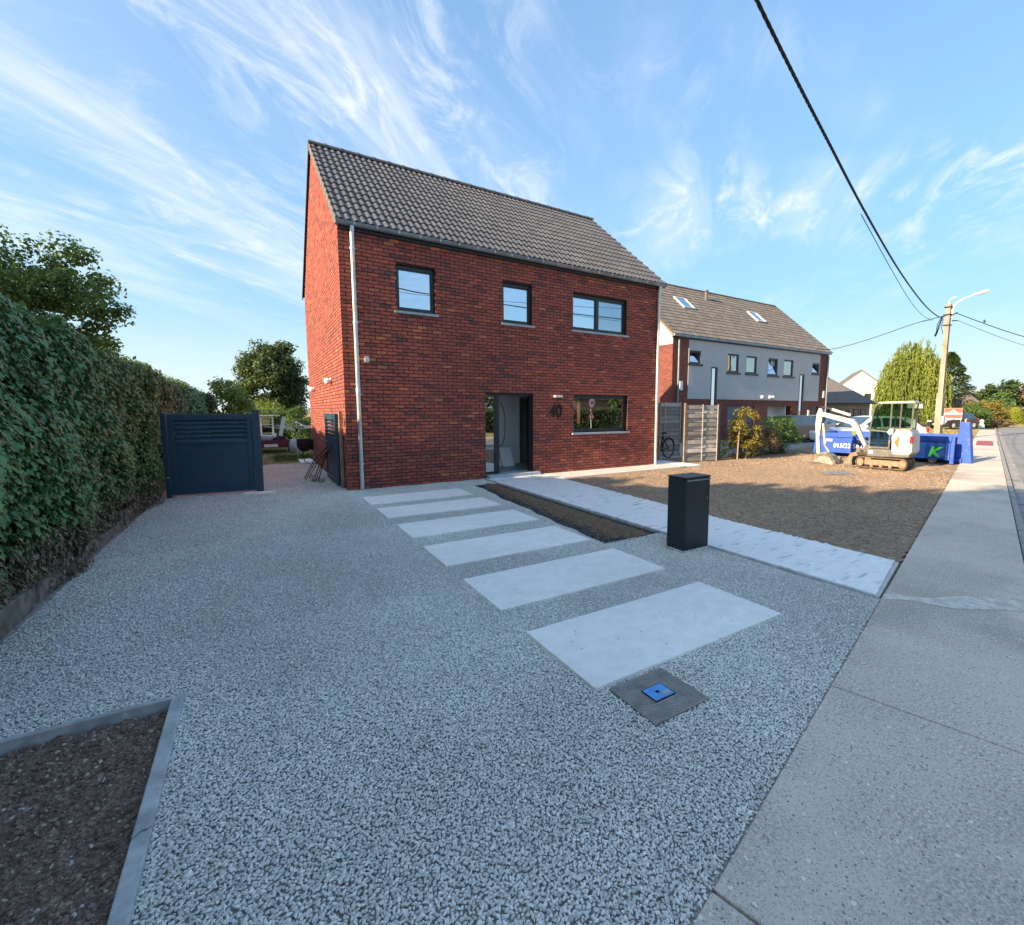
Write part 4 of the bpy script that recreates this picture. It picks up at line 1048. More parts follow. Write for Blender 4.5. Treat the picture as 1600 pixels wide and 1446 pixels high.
def hedge_leaves(n, y0, y1, size, r_):
    y = r_.uniform(y0, y1, n); 
    T = np.array([hedge_top(float(a)) for a in y]); z = np.where(y > -2.4, .04, .17) + (T - .10) * r_.random(n) ** .95
    x = np.array([hedge_face(float(a), float(b)) for a, b in zip(y, z)]) - .10 * r_.random(n) ** 1.5 + .015
    P = np.stack([x, y, z], 1)
    N = np.stack([np.full(n, 1.0), r_.normal(0, .42, n), .55 + r_.normal(0, .42, n)], 1)
    T_ = np.stack([r_.normal(.25, .3, n), r_.normal(0, .55, n), -1.0 + r_.normal(0, .3, n)], 1)
    S = size * (.45 + 1.0 * r_.random(n) ** 1.3)
    cl = vnoise(P, 1.3, 5) * .5 + .5
    t = np.clip(.55 * r_.random(n) + .5 * cl - .03, 0, 1)
    return P, N, T_, S, t
parts = []
for (y0, y1, dens, size) in ((-8.0, -2.5, 2200, .052), (-2.5, 1.2, 1900, .046), (1.2, 6, 900, .055), (6, H1, 450, .07), (H0, -8.0, 380, .08)):
    n = int((y1 - y0) * 2.45 * dens); parts.append(hedge_leaves(n, y0, y1, size, rng))
P, N, T_, S, t = [np.concatenate([p[i] for p in parts]) for i in range(5)]
# dead brown leaves low down and inside
dead = (P[:, 2] < .62) & (rng.random(len(P)) < np.clip((.74 - P[:, 2]) * 1.5, 0, .85))
dead |= (rng.random(len(P)) < .012)
sel = (~dead) & (P[:, 1] > -5.9) & (P[:, 1] < -3.4) & (P[:, 2] > .4)
cam_l = np.array([CAMP.x + 3.9, CAMP.y, CAMP.z])
dist = np.linalg.norm(P - cam_l, axis=1); score = S / dist; score[~sel] = 0
single = np.zeros(len(P), bool); single[np.argsort(-score)[:300]] = True
big = (~dead) & (~single)
o = link('hedge_leaves', leafmesh('hedge_leaves', P[big], N[big], T_[big], S[big], m_lf_hedge, LOBED, t[big]), hd); o['kind'] = 'stuff'
o = link('dead_leaves', leafmesh('dead_leaves', P[dead], N[dead], T_[dead], S[dead] * .9, m_lf_dead, DIAMOND, t[dead], .8), hd); o['kind'] = 'stuff'
lm_ = leafmesh('leaf', np.zeros((1, 3)), np.array([[0, 0, 1.]]), np.array([[1., 0, 0]]), np.array([1.]), m_lf_hedge_o, LOBED, np.array([.5]))
for i in np.where(single)[0]:
    Nn = unit(N[i]); Tt = unit(T_[i] - Nn * (T_[i] @ Nn)); Bb = np.cross(Nn, Tt)
    o = bpy.data.objects.new('leaf', lm_); COL.objects.link(o); o.parent = hd
    s_ = float(S[i]) * 1.05; m4 = Matrix([[Tt[k] * s_, Bb[k] * s_, Nn[k] * s_, P[i][k] + .02 * (k == 0)] for k in range(3)] + [[0, 0, 0, 1]]); o.matrix_local = m4
# leaves along the top, shaggy
n = 16000; y = rng.uniform(H0, H1, n); x = rng.uniform(-1.0, .58, n); T = np.array([hedge_top(float(a)) for a in y])
z = T - .07 + .16 * rng.random(n) ** 2.2 + .08 * np.array([noise.noise(Vector((float(a) * 2, float(b) * 2, 0))) for a, b in zip(x, y)]) - .25 * np.clip(x - .3, 0, 1)
P2 = np.stack([x, y, z], 1); o = link('top_leaves', leafmesh('top_leaves', P2, rnd(n, .6) + (.1, 0, 1), rnd(n) + (0, 0, .3), .085 * (.6 + .7 * rng.random(n)), m_lf_mid, DIAMOND, rng.random(n), .8), hd); o['kind'] = 'stuff'
n = 3600; y = np.concatenate([rng.normal(-4.6, .55, n // 2), rng.uniform(-7.5, .8, n - n // 2)]); z = .02 + .55 * rng.random(n) ** 1.3
x = np.array([hedge_face(float(a), .55) for a in y]) - .06 + .07 * rng.random(n) - .05 * (z < .2) + .05 * (rng.random(n))
o = link('dry_ivy', leafmesh('dry_ivy', np.stack([x, y, z], 1), np.stack([np.ones(n), rng.normal(0, .6, n), rng.normal(.3, .5, n)], 1), np.stack([rng.normal(0, .4, n), rng.normal(0, .7, n), np.full(n, -1.)], 1), .045 * (.5 + rng.random(n)), m_lf_dead, DIAMOND, rng.random(n), .7), hd); o['kind'] = 'stuff'
# a few shoots and bare stems at the foot
mb = MB()
for i in range(90):
    y = random.uniform(-6.6, 1.0); x = hedge_face(y, .3) - .02; p = Vector((x, y, random.uniform(.1, .25))); path = [p]
    for k in range(3): p = p + Vector((random.uniform(-.03, .06), random.uniform(-.12, .12), random.uniform(.08, .18))); path.append(p)
    mb.tube(path, [.007, .006, .004, .002], 5)
for i in range(60):
    y = random.uniform(-6, 12); x = hedge_face(y, 1.5); z = random.uniform(.8, hedge_top(y)); p = Vector((x - .05, y, z)); mb.tube([p, p + Vector((.06, random.uniform(-.05, .05), .04)), p + Vector((.13, random.uniform(-.1, .1), .02))], [.003, .002, .001], 4)
mb.build('stems', m_bark, hd)['kind'] = 'stuff'

# ------------------------------------------------------------------ gates
def gate_leaf(name, x0, x1, h, lb, loc, rz, group):
    """leaf built in its own XZ plane, from x0 to x1, thickness along y"""
    g = empty(name, loc, rz, lb, 'gate', group)
    mb = MB()
    mb.box(x0, x1, -.03, .03, h - .10, h); mb.box(x0, x1, -.03, .03, .05, .14); mb.box(x0, x0 + .09, -.031, .031, .14, h - .10); mb.box(x1 - .09, x1, -.031, .031, .14, h - .10)
    mb.box(x0 + .09, x1 - .09, -.026, .026, h - .575, h - .525)
    mb.build('frame', m_gate, g, bevel=.004)
    mb = MB(); mb.box(x0 + .09, x1 - .09, -.012, .012, .14, h - .575); mb.build('lower_panel', m_gate, g)
    mb = MB()
    for (a, b) in ((x0 + .115, x0 + .125), (x1 - .125, x1 - .115)): mb.box(a, b, -.0165, -.0125, .16, h - .60)
    mb.box(x0 + .115, x1 - .115, -.0165, -.0125, .16, .17); mb.box(x0 + .115, x1 - .115, -.0165, -.0125, h - .61, h - .60); mb.build('panel_bead', m_gate, g)
    for k in range(5):
        z = h - .145 - k * .085
        mb = MB(); mb.obox(((x0 + x1) / 2, 0, z), ((x1 - x0) / 2 - .09, 0, 0), (0, -.030, -.034), (0, .004, -.004)); mb.build('slat', m_gate, g)
    return g
gA = gate_leaf('yard_gate', 0, 1.36, 1.60, 'closed dark blue-grey metal gate leaf with louvred top beside the hedge', (-3.0, .93, 0), -.09, 'leaves of the dark blue yard gate')
mb = MB(); mb.box(1.37, 1.50, -.065, .065, .02, 1.66); mb.box(1.36, 1.51, -.075, .075, 1.66, 1.685); mb.build('gate_post', m_gate, gA, bevel=.004)
mb = MB(); mb.box(-.09, -.012, -.05, .05, -.1, 1.62); mb.build('gate_post', m_gate, gA, bevel=.004)
gB = gate_leaf('yard_gate', 0, 1.62, 1.60, 'open dark gate leaf folded back against the sunny gable', (-.10, .60, 0), R(90.5), 'leaves of the dark blue yard gate')
mb = MB(); mb.tube([(1.1, .04, .95), (1.1, .10, .95), (1.02, .10, .95)], .011, 8); mb.build('handle', m_steel, gB)
mb = MB()
for k in range(13): mb.box(.10, 1.52, .0122, .020, .20 + k * .062, .204 + k * .062)
mb.build('panel_groove', m_blackm, gB)
mb = MB(); mb.box(-.075, -.02, .38, .47, -.02, 1.66); tag(mb.build('timber_upright', m_fencep, None, bevel=.004), 'brown timber upright between the open gate leaf and the gable corner', 'post')
mb = MB(); mb.prism([(-1.86, .60), (-1.33, .46), (-1.30, .57), (-1.80, .72)], 'z', -.01, .035); tag(mb.build('marker_stone', m_slab, None, bevel=.008), 'flat white stone under the free gate post', 'stone')

# bundle of pipes leaning on the gable
bd = empty('pipe_bundle', (-.12, 2.0, 0), 0, 'loose bundle of brown pipes and bent hoses leaning on the gable behind the open gate', 'pipes')
rs = random.Random(4)
for i in range(7):
    y0, y1 = rs.uniform(-.5, .5), rs.uniform(-.6, .2); x0 = -.20 - rs.random() * .35
    mb = MB(); mb.tube([(x0, y0, .015), (x0 * .6, (y0 + y1) / 2, .38 + rs.random() * .1), (-.02, y1, .74 + rs.random() * .12)], .008 + .005 * rs.random(), 7); mb.build('pipe', m_wood if i % 2 else m_blackm, bd, smooth=True)
mb = MB(); mb.obox((-.34, .1, .05), (.03, .40, .0), (.05, .0, .0), (0, 0, .018)); mb.obox((-.2, -.25, .02), (.05, .3, .0), (.04, .0, .0), (0, 0, .015)); mb.build('board', m_fencep, bd)

# ------------------------------------------------------------------ garden behind
n = 26000; P = np.stack([rng.uniform(-3.4, 3, n), rng.uniform(6.3, 16, n), np.full(n, -.045)], 1); P = P[rng.random(n) < np.clip((P[:, 1] - 6.15) * 1.5, 0, 1)]
n = len(P); gg = (np.abs(P[:, 0] + .35) < .75) & (np.abs(P[:, 1] - 8.2) < 1.0)
o = link('lawn_grass', leafmesh('lawn_grass', P[~gg], rnd((~gg).sum()), rnd((~gg).sum(), .5) + (0, 0, 1.2), .05 + .05 * rng.random((~gg).sum()), m_grass, DIAMOND, None, .25)); tag(o, 'short dry yellow grass of the back garden', kind='stuff')
o = link('green_tuft', leafmesh('green_tuft', P[gg], rnd(gg.sum()), rnd(gg.sum(), .5) + (0, 0, 1.2), .09 + .08 * rng.random(gg.sum()), m_grassg, DIAMOND, None, .22)); tag(o, 'green grass tuft round the foot of the clothes dryer', kind='stuff')
n = 5200; P = np.stack([rng.uniform(25, 47, n), rng.uniform(-.2, 4.5, n), np.full(n, -.045)], 1)
P = P[P[:, 1] > -9.44 + .2537 * (P[:, 0] + .46) + .15]; n = len(P)
o = link('verge_grass', leafmesh('verge_grass', P, rnd(n), rnd(n, .5) + (0, 0, 1.2), .12 + .1 * rng.random(n), m_grass, DIAMOND, None, .3)); tag(o, 'dry yellow verge grass beyond the blue container', kind='stuff')
mb = MB(); mb.box(-.42, -.01, 6.2, 7.6, -.05, .012); tag(mb.build('white_paver', m_slab, None, bevel=.005), 'white paving slab at the far end of the gable', 'paving slab')

tr = empty('trailer', (-1.1, 10.9, 0), 0, 'small dark red and black car trailer loaded with white junk', 'trailer')
mb = MB()
m_tr = M('trailer_red', (.16, .03, .06), rough=.5, var=.15); mb.box(-.62, .60, -.1, -.05, .22, .50); mb.box(-.62, .60, 1.8, 1.85, .22, .50); mb.box(-.62, -.57, -.05, 1.8, .22, .50); mb.box(.55, .60, -.05, 1.8, .22, .50); mb.box(-.57, .55, -.05, 1.8, .20, .25)
mb.build('body', m_tr, tr)
mb = MB(); mb.box(-.24, .22, -.115, -.101, .23, .34); mb.build('number_plate', m_signw, tr)
for x in (-.48, .38):
    mb = MB(); mb.prism([(x, .36), (x + .14, .36), (x + .07, .47)], 'y', -.115, -.101); mb.build('rear_light', m_redl, tr)
for x in (-.70, .62):
    mb = MB(); mb.lathe([(.21, 0), (.23, .03), (.23, .11), (.21, .14)], (x, .8, .2), 18, axis='x'); w_ = mb.build('wheel', m_tyre, tr)
    mb = MB(); mb.lathe([(.10, -.005), (.10, .02)], (x, .8, .2), 14, axis='x'); mb.build('rim', m_steel, w_)
mb = MB(); mb.box(-.03, .03, 1.85, 2.7, .25, .31); mb.build('drawbar', m_steel, tr)
JK = empty('junk_load', (-1.1, 10.9, .26), 0, 'heap of white panels, basin and dark bags lying in the trailer', 'junk')
mb = MB(); mb.lathe([(.12, 0), (.26, .12), (.30, .30), (.27, .31), (.22, .14), (.08, .05)], (-.15, .25, .12), 18); mb.build('basin', m_alu_w, JK, smooth=True)
mb = MB(); mb.bar((-.45, .2, .1), (-.36, .2, .55), .10, .04); mb.bar((.1, .1, .1), (.18, .2, .5), .08, .04); mb.build('white_board', m_alu_w, JK)
mb = MB(); mb.bar((.28, .1, .1), (.52, .35, 1.15), .15, .05); mb.build('white_plank', m_render_w, JK)
me = bpy.data.meshes.new('dark_bag'); bm = bmesh.new(); bmesh.ops.create_icosphere(bm, subdivisions=3, radius=.24)
for v in bm.verts: v.co = Vector((v.co.x * 1.1, v.co.y, v.co.z * .8)) * (1 + .25 * noise.noise(v.co * 7)); v.co += Vector((.34, .2, .2))
bm.to_mesh(me); bm.free(); me.materials.append(m_blackm); link('dark_bag', me, JK, smooth=True)
me = bpy.data.meshes.new('sack'); bm = bmesh.new(); bmesh.ops.create_icosphere(bm, subdivisions=3, radius=.25)
for v in bm.verts: v.co = Vector((v.co.x * .9, v.co.y * 1.0, v.co.z * 1.2)) * (1 + .2 * noise.noise(v.co * 6)) + Vector((0, 0, .26))
bm.to_mesh(me); bm.free(); me.materials.append(m_cars if False else m_render); tag(link('sack', me, None, smooth=True, loc=(-.27, 10.9, -.04)), 'pale grey sack on the dry grass right of the trailer', 'sack')

cdz = empty('rotary_clothes_dryer', (-.36, 8.3, -.04), .25, 'light metal rotary clothes dryer standing on the back lawn', 'clothes dryer')
mb = MB(); mb.tube([(0, 0, 0), (0, 0, 1.32)], .018, 8); mb.build('pole', m_galv, cdz)
mb = MB(); mb.lathe([(.03, .96), (.045, .98), (.045, 1.06), (.03, 1.08)], n=10); mb.build('hub', m_blackm, cdz)
for k in range(4):
    a = math.pi / 2 * k + .3; mb = MB(); mb.tube([(0, 0, 1.0), (1.15 * math.cos(a), 1.15 * math.sin(a), 1.17)], .011, 6); mb.tube([(0, 0, 1.30), (.6 * math.cos(a), .6 * math.sin(a), 1.09)], .007, 5); mb.build('arm', m_galv, cdz)
mb = MB()
for r_ in (.5, .75, 1.0): mb.tube([(r_ * math.cos(math.pi / 2 * k + .3), r_ * math.sin(math.pi / 2 * k + .3), 1.0 + .15 * r_) for k in range(5)], .003, 4)
mb.build('washing_line', m_alu_w, cdz)

hb = empty('hose_reel', (-.05, 6.05, 0), 0, 'black hose reel box mounted on the gable near the garden', 'hose reel')
mb = MB(); mb.lathe([(.17, -.13), (.20, -.11), (.20, .11), (.17, .13)], (-.27, 0, .58), 20, axis='y'); mb.box(-.47, -.07, -.125, .125, .58, .78); mb.build('case', m_blackm, hb, smooth=True, bevel=.01)
mb = MB(); mb.box(-.09, -.005, -.06, .06, .42, .76); mb.build('bracket', m_blackm, hb)
mb = MB(); mb.tube([(-.30, -.13, .45), (-.34, -.16, .25), (-.28, -.15, .08), (-.15, -.2, .0)], .012, 6); mb.build('hose', m_grassg if False else m_blackm, hb)

fw_ = empty('wire_fence', (0, 14.6, 0), 0, 'thin wire mesh fence across the back of the garden', 'fence')
x = -3.0
while x < 6:
    mb = MB(); mb.tube([(x, 0, -.1), (x, 0, 1.2)], .025, 6); mb.build('post', m_anth, fw_); x += 2.2
mb = MB()
for z in (.1, .35, .6, .85, 1.12): mb.tube([(-3, 0, z), (6, 0, z)], .005, 4)
for i in range(90): mb.tube([(-3 + i * .1, 0, 0), (-3 + i * .1, 0, 1.12)], .0025, 3)
o = mb.build('wire_mesh', m_anth, fw_); o['kind'] = 'stuff'
# playhouse / greenhouse frame
gh = empty('greenhouse', (-1.35, 18.2, 0), 0, 'small glass greenhouse with white frame behind the trailer', 'greenhouse')
gx, gy, gh_ = 1.0, 1.0, 1.35
for (x, y) in ((-.6, 0), (0, 0), (.55, 0), (-.6, 1.5), (.55, 1.5)):
    mb = MB(); mb.box(x - .04, x + .04, y - .04, y + .04, -.1, gh_ - .02); mb.build('upright', m_alu_w, gh)
mb = MB(); mb.prism([(-.75, gh_), (.9, gh_), (.9, gh_ + .05), (-.75, gh_ + .06)], 'y', -.1, 1.6); mb.build('roof', m_render, gh)
mb = MB(); mb.box(-.56, .51, -.01, .0, .05, gh_ - .02); mb.box(-.56, .51, 1.5, 1.51, .05, gh_ - .02); mb.build('glass_wall', m_glassc, gh)
mb = MB()
for z in (.45, .9): mb.box(-.6, .55, -.03, -.012, z, z + .03)
mb.build('rail', m_alu_w, gh)

# hedge across the back and trees
def bush(name, lb, cat, c, rad, mat, n, ls, seed, group=None, clump=.35, ncl=30, aspect=.8, lump=.2, core=True):
    root = empty(name, (c[0], c[1], 0), 0, lb, cat, group)
    P, N, t, C = crown_points((0, 0, c[2]), rad, ncl, n, clump, seed, .5, lump)
    P[:, 2] = np.maximum(P[:, 2], .0)
    link('foliage', leafmesh('foliage', P, N, rnd(len(P)) + (0, 0, .2), ls * (.6 + .8 * rng.random(len(P))), mat, DIAMOND, t, aspect), root)
    mb = MB(); rs = random.Random(seed)
    for i in range(7):
        a = rs.random() * 6.28; mb.tube([(.1 * math.cos(a), .1 * math.sin(a), -.05), (.35 * rad[0] * math.cos(a), .35 * rad[1] * math.sin(a), c[2] * .8), (.6 * rad[0] * math.cos(a), .6 * rad[1] * math.sin(a), c[2] + .3 * rad[2])], [.03, .022, .008], 5)
    mb.build('stems', m_bark, root)
    return root
tree('broadleaf_tree', 'large rounded dark green tree behind the back garden', 'tree', (-.4, 26, 0), (-.5, 26, 3.45), (2.0, 2.0, 2.6), m_lf_dark, 36000, .16, 150, .60, 11, .22, None, .07, .5)
tree('young_tree', 'light green bushy young tree behind the dark gate', 'tree', (-2.7, 14.2, 0), (-2.75, 14.2, 1.6), (1.1, 1.0, 1.35), m_lf_lime, 14000, .09, 70, .36, 12, .06, None, .22)
tree('garden_tree', 'tall airy tree rising behind the left hedge', 'tree', (-8.6, 13.2, 0), (-8.9, 13.2, 4.7), (3.4, 3.2, 3.4), m_lf_mid, 42000, .14, 240, .62, 21, .16, None, .12, .25, limbs=26)
bush('shrub', 'bright green shrub at the back right beside the gable', 'shrub', (.9, 17.5, 1.05), (1.3, .9, 1.25), m_lf_mid, 6000, .10, 31, None, .32, 36)
bush('shrub', 'low dark shrub between gate and big tree', 'shrub', (-2.2, 19.5, .9), (1.9, .8, .95), m_lf_dark, 5000, .11, 32, None, .35, 34)
bush('shrub', 'yellowish shrub in front of the big rounded tree', 'shrub', (-1.2, 23, 1.0), (1.4, .8, 1.3), m_lf_yel if False else m_lf_lime, 5000, .10, 33, None, .32, 34)
def hedge_row(name, lb, x0, x1, y, h, dep, mat, n, ls, seed, grp=None, ang=0.0, loc=None):
    root = empty(name, loc or ((x0 + x1) / 2, y, 0), ang, lb, 'hedge', grp); hw_ = (x1 - x0) / 2
    r_ = np.random.default_rng(seed)
    x = r_.uniform(-hw_, hw_, n); s_ = r_.random(n); 
    z = np.where(s_ < .65, r_.random(n) * h, h); yy = np.where(s_ < .65, -dep / 2, r_.uniform(-dep / 2, dep / 2, n))
    P = np.stack([x, yy, z], 1) + r_.normal(0, .05, (n, 3)) + np.array([0, 1, 1]) * (.10 * vnoise(np.stack([x, z, yy], 1), 1.2, seed))[:, None]
    P[:, 2] = np.maximum(P[:, 2], 0)
    link('foliage', leafmesh('foliage', P, rnd(n, .5) + np.array([0, -.8, .5]), rnd(n), ls * (.6 + .8 * r_.random(n)), mat, DIAMOND, r_.random(n), .8), root)
    mb = MB(); mb.box(-hw_ + .08, hw_ - .08, -dep / 2 + .08, dep / 2 - .05, -.05, h - .1); mb.build('dark_core', m_core, root)
    return root
hedge_row('clipped_hedge', 'low clipped hedge along the far end of the back garden', -3.4, 8, 21.2, 1.15, .7, m_lf_mid, 9000, .09, 41)
hedge_row('clipped_hedge', 'tall dark hedge turning behind the yard gate', -4.6, -3.0, 13.3, 2.25, .8, m_lf_brown, 4500, .09, 42)

# trees outside the picture to the left, whose shade falls over the yard and lawn
shade = [((-7.0, -3.1), 3.6, 1.4, (1.8, 1.7, 1.9)), ((-7.6, -5.9), 4.4, 2.1, (2.2, 1.9, 2.5)), ((-8.2, -9.2), 5.7, 2.2, (2.8, 2.6, 3.7)), ((-6.3, -1.5), 3.35, 2.5, (1.0, .85, 1.35)), ((-6.6, -4.6), 4.2, 2.5, (1.5, 1.3, 2.0)), ((-7.4, -7.6), 5.0, 2.5, (1.8, 1.5, 2.9))]
for i, ((x, y), z, q, rad) in enumerate(shade):
    lb = ['small dense tree behind the hedge left of the yard', 'dense garden tree behind the hedge nearer the street', 'big dense tree at the street corner left of the yard', 'small bushy tree close behind the hedge beside the gate', 'bushy tree filling the gap behind the hedge', 'dense tree filling the gap before the street corner'][i]
    tree('garden_tree', lb, 'tree', (x, y, 0), (x, y, z - rad[2] * .25), rad, m_lf_dark, 15000, .24, 110, .62, 60 + i, .2, None, .10, .3, aspect=1.3)

# ------------------------------------------------------------------ timber fence and bicycle
def fence_panel(lb, p0, p1, h, nb, sd, thick=.02):
    p0, p1 = Vector((*p0, 0)), Vector((*p1, 0)); d = (p1 - p0); L = d.length; a = math.atan2(d.y, d.x)
    f = empty('timber_fence', p0, a, lb, 'fence', 'weathered timber fence panels'); bh = (h - .02) / nb
    for k in range(nb):
        o_ = (.020 if k % 2 else -.020); mb = MB(); n = 8; z0 = .02 + k * bh; z1 = z0 + bh - .016
        for i in range(n):
            w0 = .010 * math.sin(math.pi * 2 * i / n) * (1 if k % 2 else -1); w1 = .010 * math.sin(math.pi * 2 * (i + 1) / n) * (1 if k % 2 else -1)
            x0, x1 = L * i / n, L * (i + 1) / n
            vs = [(x0, o_ + w0 - thick / 2, z0), (x1, o_ + w1 - thick / 2, z0), (x1, o_ + w1 + thick / 2, z0), (x0, o_ + w0 + thick / 2, z0), (x0, o_ + w0 - thick / 2, z1), (x1, o_ + w1 - thick / 2, z1), (x1, o_ + w1 + thick / 2, z1), (x0, o_ + w0 + thick / 2, z1)]
            mb.add(vs, [(0, 1, 5, 4), (2, 3, 7, 6), (4, 5, 6, 7), (0, 3, 2, 1)] + ([(0, 4, 7, 3)] if i == 0 else []) + ([(1, 2, 6, 5)] if i == n - 1 else []))
        mb.t = [random.Random(k * 7 + sd).random()] * len(mb.t)
        mb.build('board', m_fence, f)
    for xx in (L * .5, L * .985):
        mb = MB(); mb.box(xx - .014, xx + .014, -.058, -.042, .0, h + .01); mb.t = [.9] * len(mb.t); mb.build('batten', m_fence, f)
    return f
fp1 = fence_panel('wide weathered grey timber fence panel standing in the sun', (10.12, -.08), (11.38, -.30), 1.85, 13, 1)
mb = MB(); mb.box(10.02, 10.11, -.13, -.04, -.05, 1.90); tag(mb.build('fence_post', m_fencep, None, bevel=.005), 'light brown timber post at the left end of the wide fence panel', 'post')
mb = MB(); mb.box(11.41, 11.50, -.36, -.27, -.05, 1.86); tag(mb.build('fence_post', m_anth, None, bevel=.005), 'dark post at the right end of the wide fence panel', 'post')
fp2 = fence_panel('shaded timber fence panel behind the bicycle', (9.92, 1.45), (11.5, 1.40), 1.95, 13, 2)
mb = MB(); mb.box(9.80, 9.86, .75, .81, -.05, 1.92); tag(mb.build('fence_post', m_fencep, None, bevel=.005), 'pale post of the fence beside the right downpipe', 'post')
bi = empty('bicycle', (10.62, 1.12, 0), R(187), 'dark bicycle parked behind the timber fence', 'bicycle')
for i, x in enumerate((-.02, 1.03)):
    mb = MB(); n = 28
    mb.tube([(x + .33 * math.cos(a), 0, .35 + .33 * math.sin(a)) for a in np.linspace(0, 2 * math.pi, n + 1)], .020, 6, cap=False); w_ = mb.build('wheel', m_tyre, bi, smooth=True)
    mb = MB()
    for k in range(16): a = 2 * math.pi * k / 16; mb.tube([(x, 0, .35), (x + .31 * math.cos(a), 0, .35 + .31 * math.sin(a))], .0018, 3)
    mb.build('spokes', m_steel, w_)
    mb = MB(); mb.tube([(x + .37 * math.cos(a), 0, .35 + .37 * math.sin(a)) for a in np.linspace(.2, 2.8, 12)], .016, 6); mb.build('mudguard', m_blackm, bi, smooth=True)
mb = MB()
for a, b in (((.43, 0, .30), (.30, 0, .78)), ((.43, 0, .30), (.85, 0, .80)), ((.32, 0, .72), (.84, 0, .84)), ((.43, 0, .30), (-.02, .0, .35)), ((-.02, 0, .35), (.31, 0, .74)), ((.84, 0, .86), (1.03, 0, .35))): mb.tube([a, b], .017, 8)
mb.build('frame', m_blackm, bi)
mb = MB(); mb.prism([(.16, .86), (.42, .86), (.44, .89), (.30, .90), (.18, .92)], 'y', -.06, .06); mb.tube([(.30, 0, .78), (.28, 0, .87)], .013, 6); mb.build('saddle', m_blackm, bi, bevel=.01)
mb = MB(); mb.tube([(.84, 0, .86), (.83, 0, 1.02)], .013, 6); mb.tube([(.68, -.28, 1.03), (.80, -.2, 1.05), (.83, 0, 1.03), (.80, .2, 1.05), (.68, .28, 1.03)], .012, 6); mb.build('handlebar', m_blackm, bi)

# shrub row in front of the neighbour
bush('sapling', 'tall yellow-green sapling tied to a stake right of the fence', 'sapling', (12.9, -.25, .85), (.62, .5, 1.0), m_lf_yel, 3000, .085, 51, None, .20, 46, .8, .3)
mb = MB(); mb.tube([(12.35, -.42, -.05), (12.42, -.42, 1.12)], .024, 7); tag(mb.build('stake', m_fencep, None), 'thin pale timber stake beside the yellow-green sapling', 'stake')
bush('shrub', 'brownish flowering shrub in the row behind the lawn', 'shrub', (14.1, .1, .50), (1.0, .6, .72), m_lf_brown, 4200, .07, 52, None, .24, 40, .6, .25)
bush('shrub', 'rounded green shrub in the row behind the lawn, next to the blue container', 'shrub', (15.5, .2, .55), (1.15, .7, .80), m_lf_mid, 6500, .075, 53, None, .24, 48, .6, .25)
bush('shrub', 'low green shrub close to the dark fence post', 'shrub', (11.95, .2, .30), (.45, .4, .45), m_lf_mid, 1200, .07, 54, None, .2, 18, .6, .25)
bush('shrub', 'yellow-tipped green shrub at the end of the row by the digger bucket', 'shrub', (17.0, .95, .66), (1.0, .6, .85), m_lf_lime, 4200, .075, 55, None, .22, 30, .6, .25)

# ------------------------------------------------------------------ neighbouring semi-detached house
NX0, NX1, NY, NH, ND = 16.62, 31.6, 6.6, 5.40, 8.6
nb = empty('semi_detached_house', (0, 0, 0), 0, 'brick and grey rendered semi-detached house with brown-grey tiled roof', 'house')
nop = dict(a=(17.86, 18.74, 4.12, 4.80), b=(20.98, 21.98, 3.80, 4.82), c=(22.66, 23.68, 3.80, 4.80), d=(24.82, 25.80, 3.78, 4.80), e=(26.44, 27.48, 3.78, 4.80), f=(29.70, 30.56, 4.08, 4.76),
           s1=(19.62, 20.14, .10, 4.02), s2=(28.26, 28.80, .10, 3.98), g1=(21.15, 23.70, -.05, 1.92), g2=(24.98, 27.52, -.05, 1.92), dr=(29.98, 30.78, -.05, 1.92))
NH_ = list(nop.values())
def in_render(a, b, c, d): return a >= 17.8 - .01 and b <= 30.62 + .01 and c >= 2.27
hx = [(x0, x1, z0, z1) for (x0, x1, z0, z1) in NH_] + [(17.8, 17.8, 0, 0), (30.62, 30.62, 0, 0)]
mbB, mbR = MB(), MB()
for a, b, c, d in wall_grid(NX0, NX1, -.1, NH, NH_ + [(17.8, 17.8, 2.27, 2.27), (30.62, 30.62, 2.27, 2.27)]):
    # split at the render field
    for (cc, dd) in ((c, min(d, 2.27)), (max(c, 2.27), d)):
        if dd - cc < .01: continue
        if a >= 17.79 and b <= 30.63 and cc >= 2.26: mbR.box(a, b, NY - .02, NY + .25, cc, dd)
        else: mbB.box(a, b, NY, NY + .25, cc, dd)
nw = mbB.build('wall', m_nbrick, nb); mbR.build('render_panel', m_render, nb)
mb = MB(); mb.prism([(NY + .251, -.1), (NY + ND, -.1), (NY + ND, NH - .35), (NY + .251, NH - .35)], 'x', NX0 + .001, NX0 + .25); mb.build('gable_wall', m_nbrick, nb)
mb = MB(); mb.prism([(NY + .002, NH - .349), (NY + ND, NH - .349), (NY + ND, NH), (NY + 4.1, 9.15), (NY + .002, NH + .0)], 'x', NX0 - .004, NX0 + .25); mb.build('gable_cladding', m_render_w, nb)
mb = MB(); mb.prism([(NY + .251, -.1), (NY + ND, -.1), (NY + ND, NH), (NY + 4.1, 9.15), (NY + .251, NH)], 'x', NX1 - .25, NX1 - .001); mb.build('gable_wall', m_nbrick, nb)
mb = MB(); mb.box(NX0 + .25, NX1 - .25, NY + ND - .25, NY + ND - .001, -.1, NH); mb.build('back_wall', m_nbrick, nb)
mb = MB(); mb.box(NX0 + .26, NX1 - .26, NY + 1.6, NY + 1.7, -.05, 5.3); mb.box(NX0 + .26, NX1 - .26, NY + .26, NY + 1.6, 2.5, 2.7); mb.build('inner_wall', m_intdark, nb)
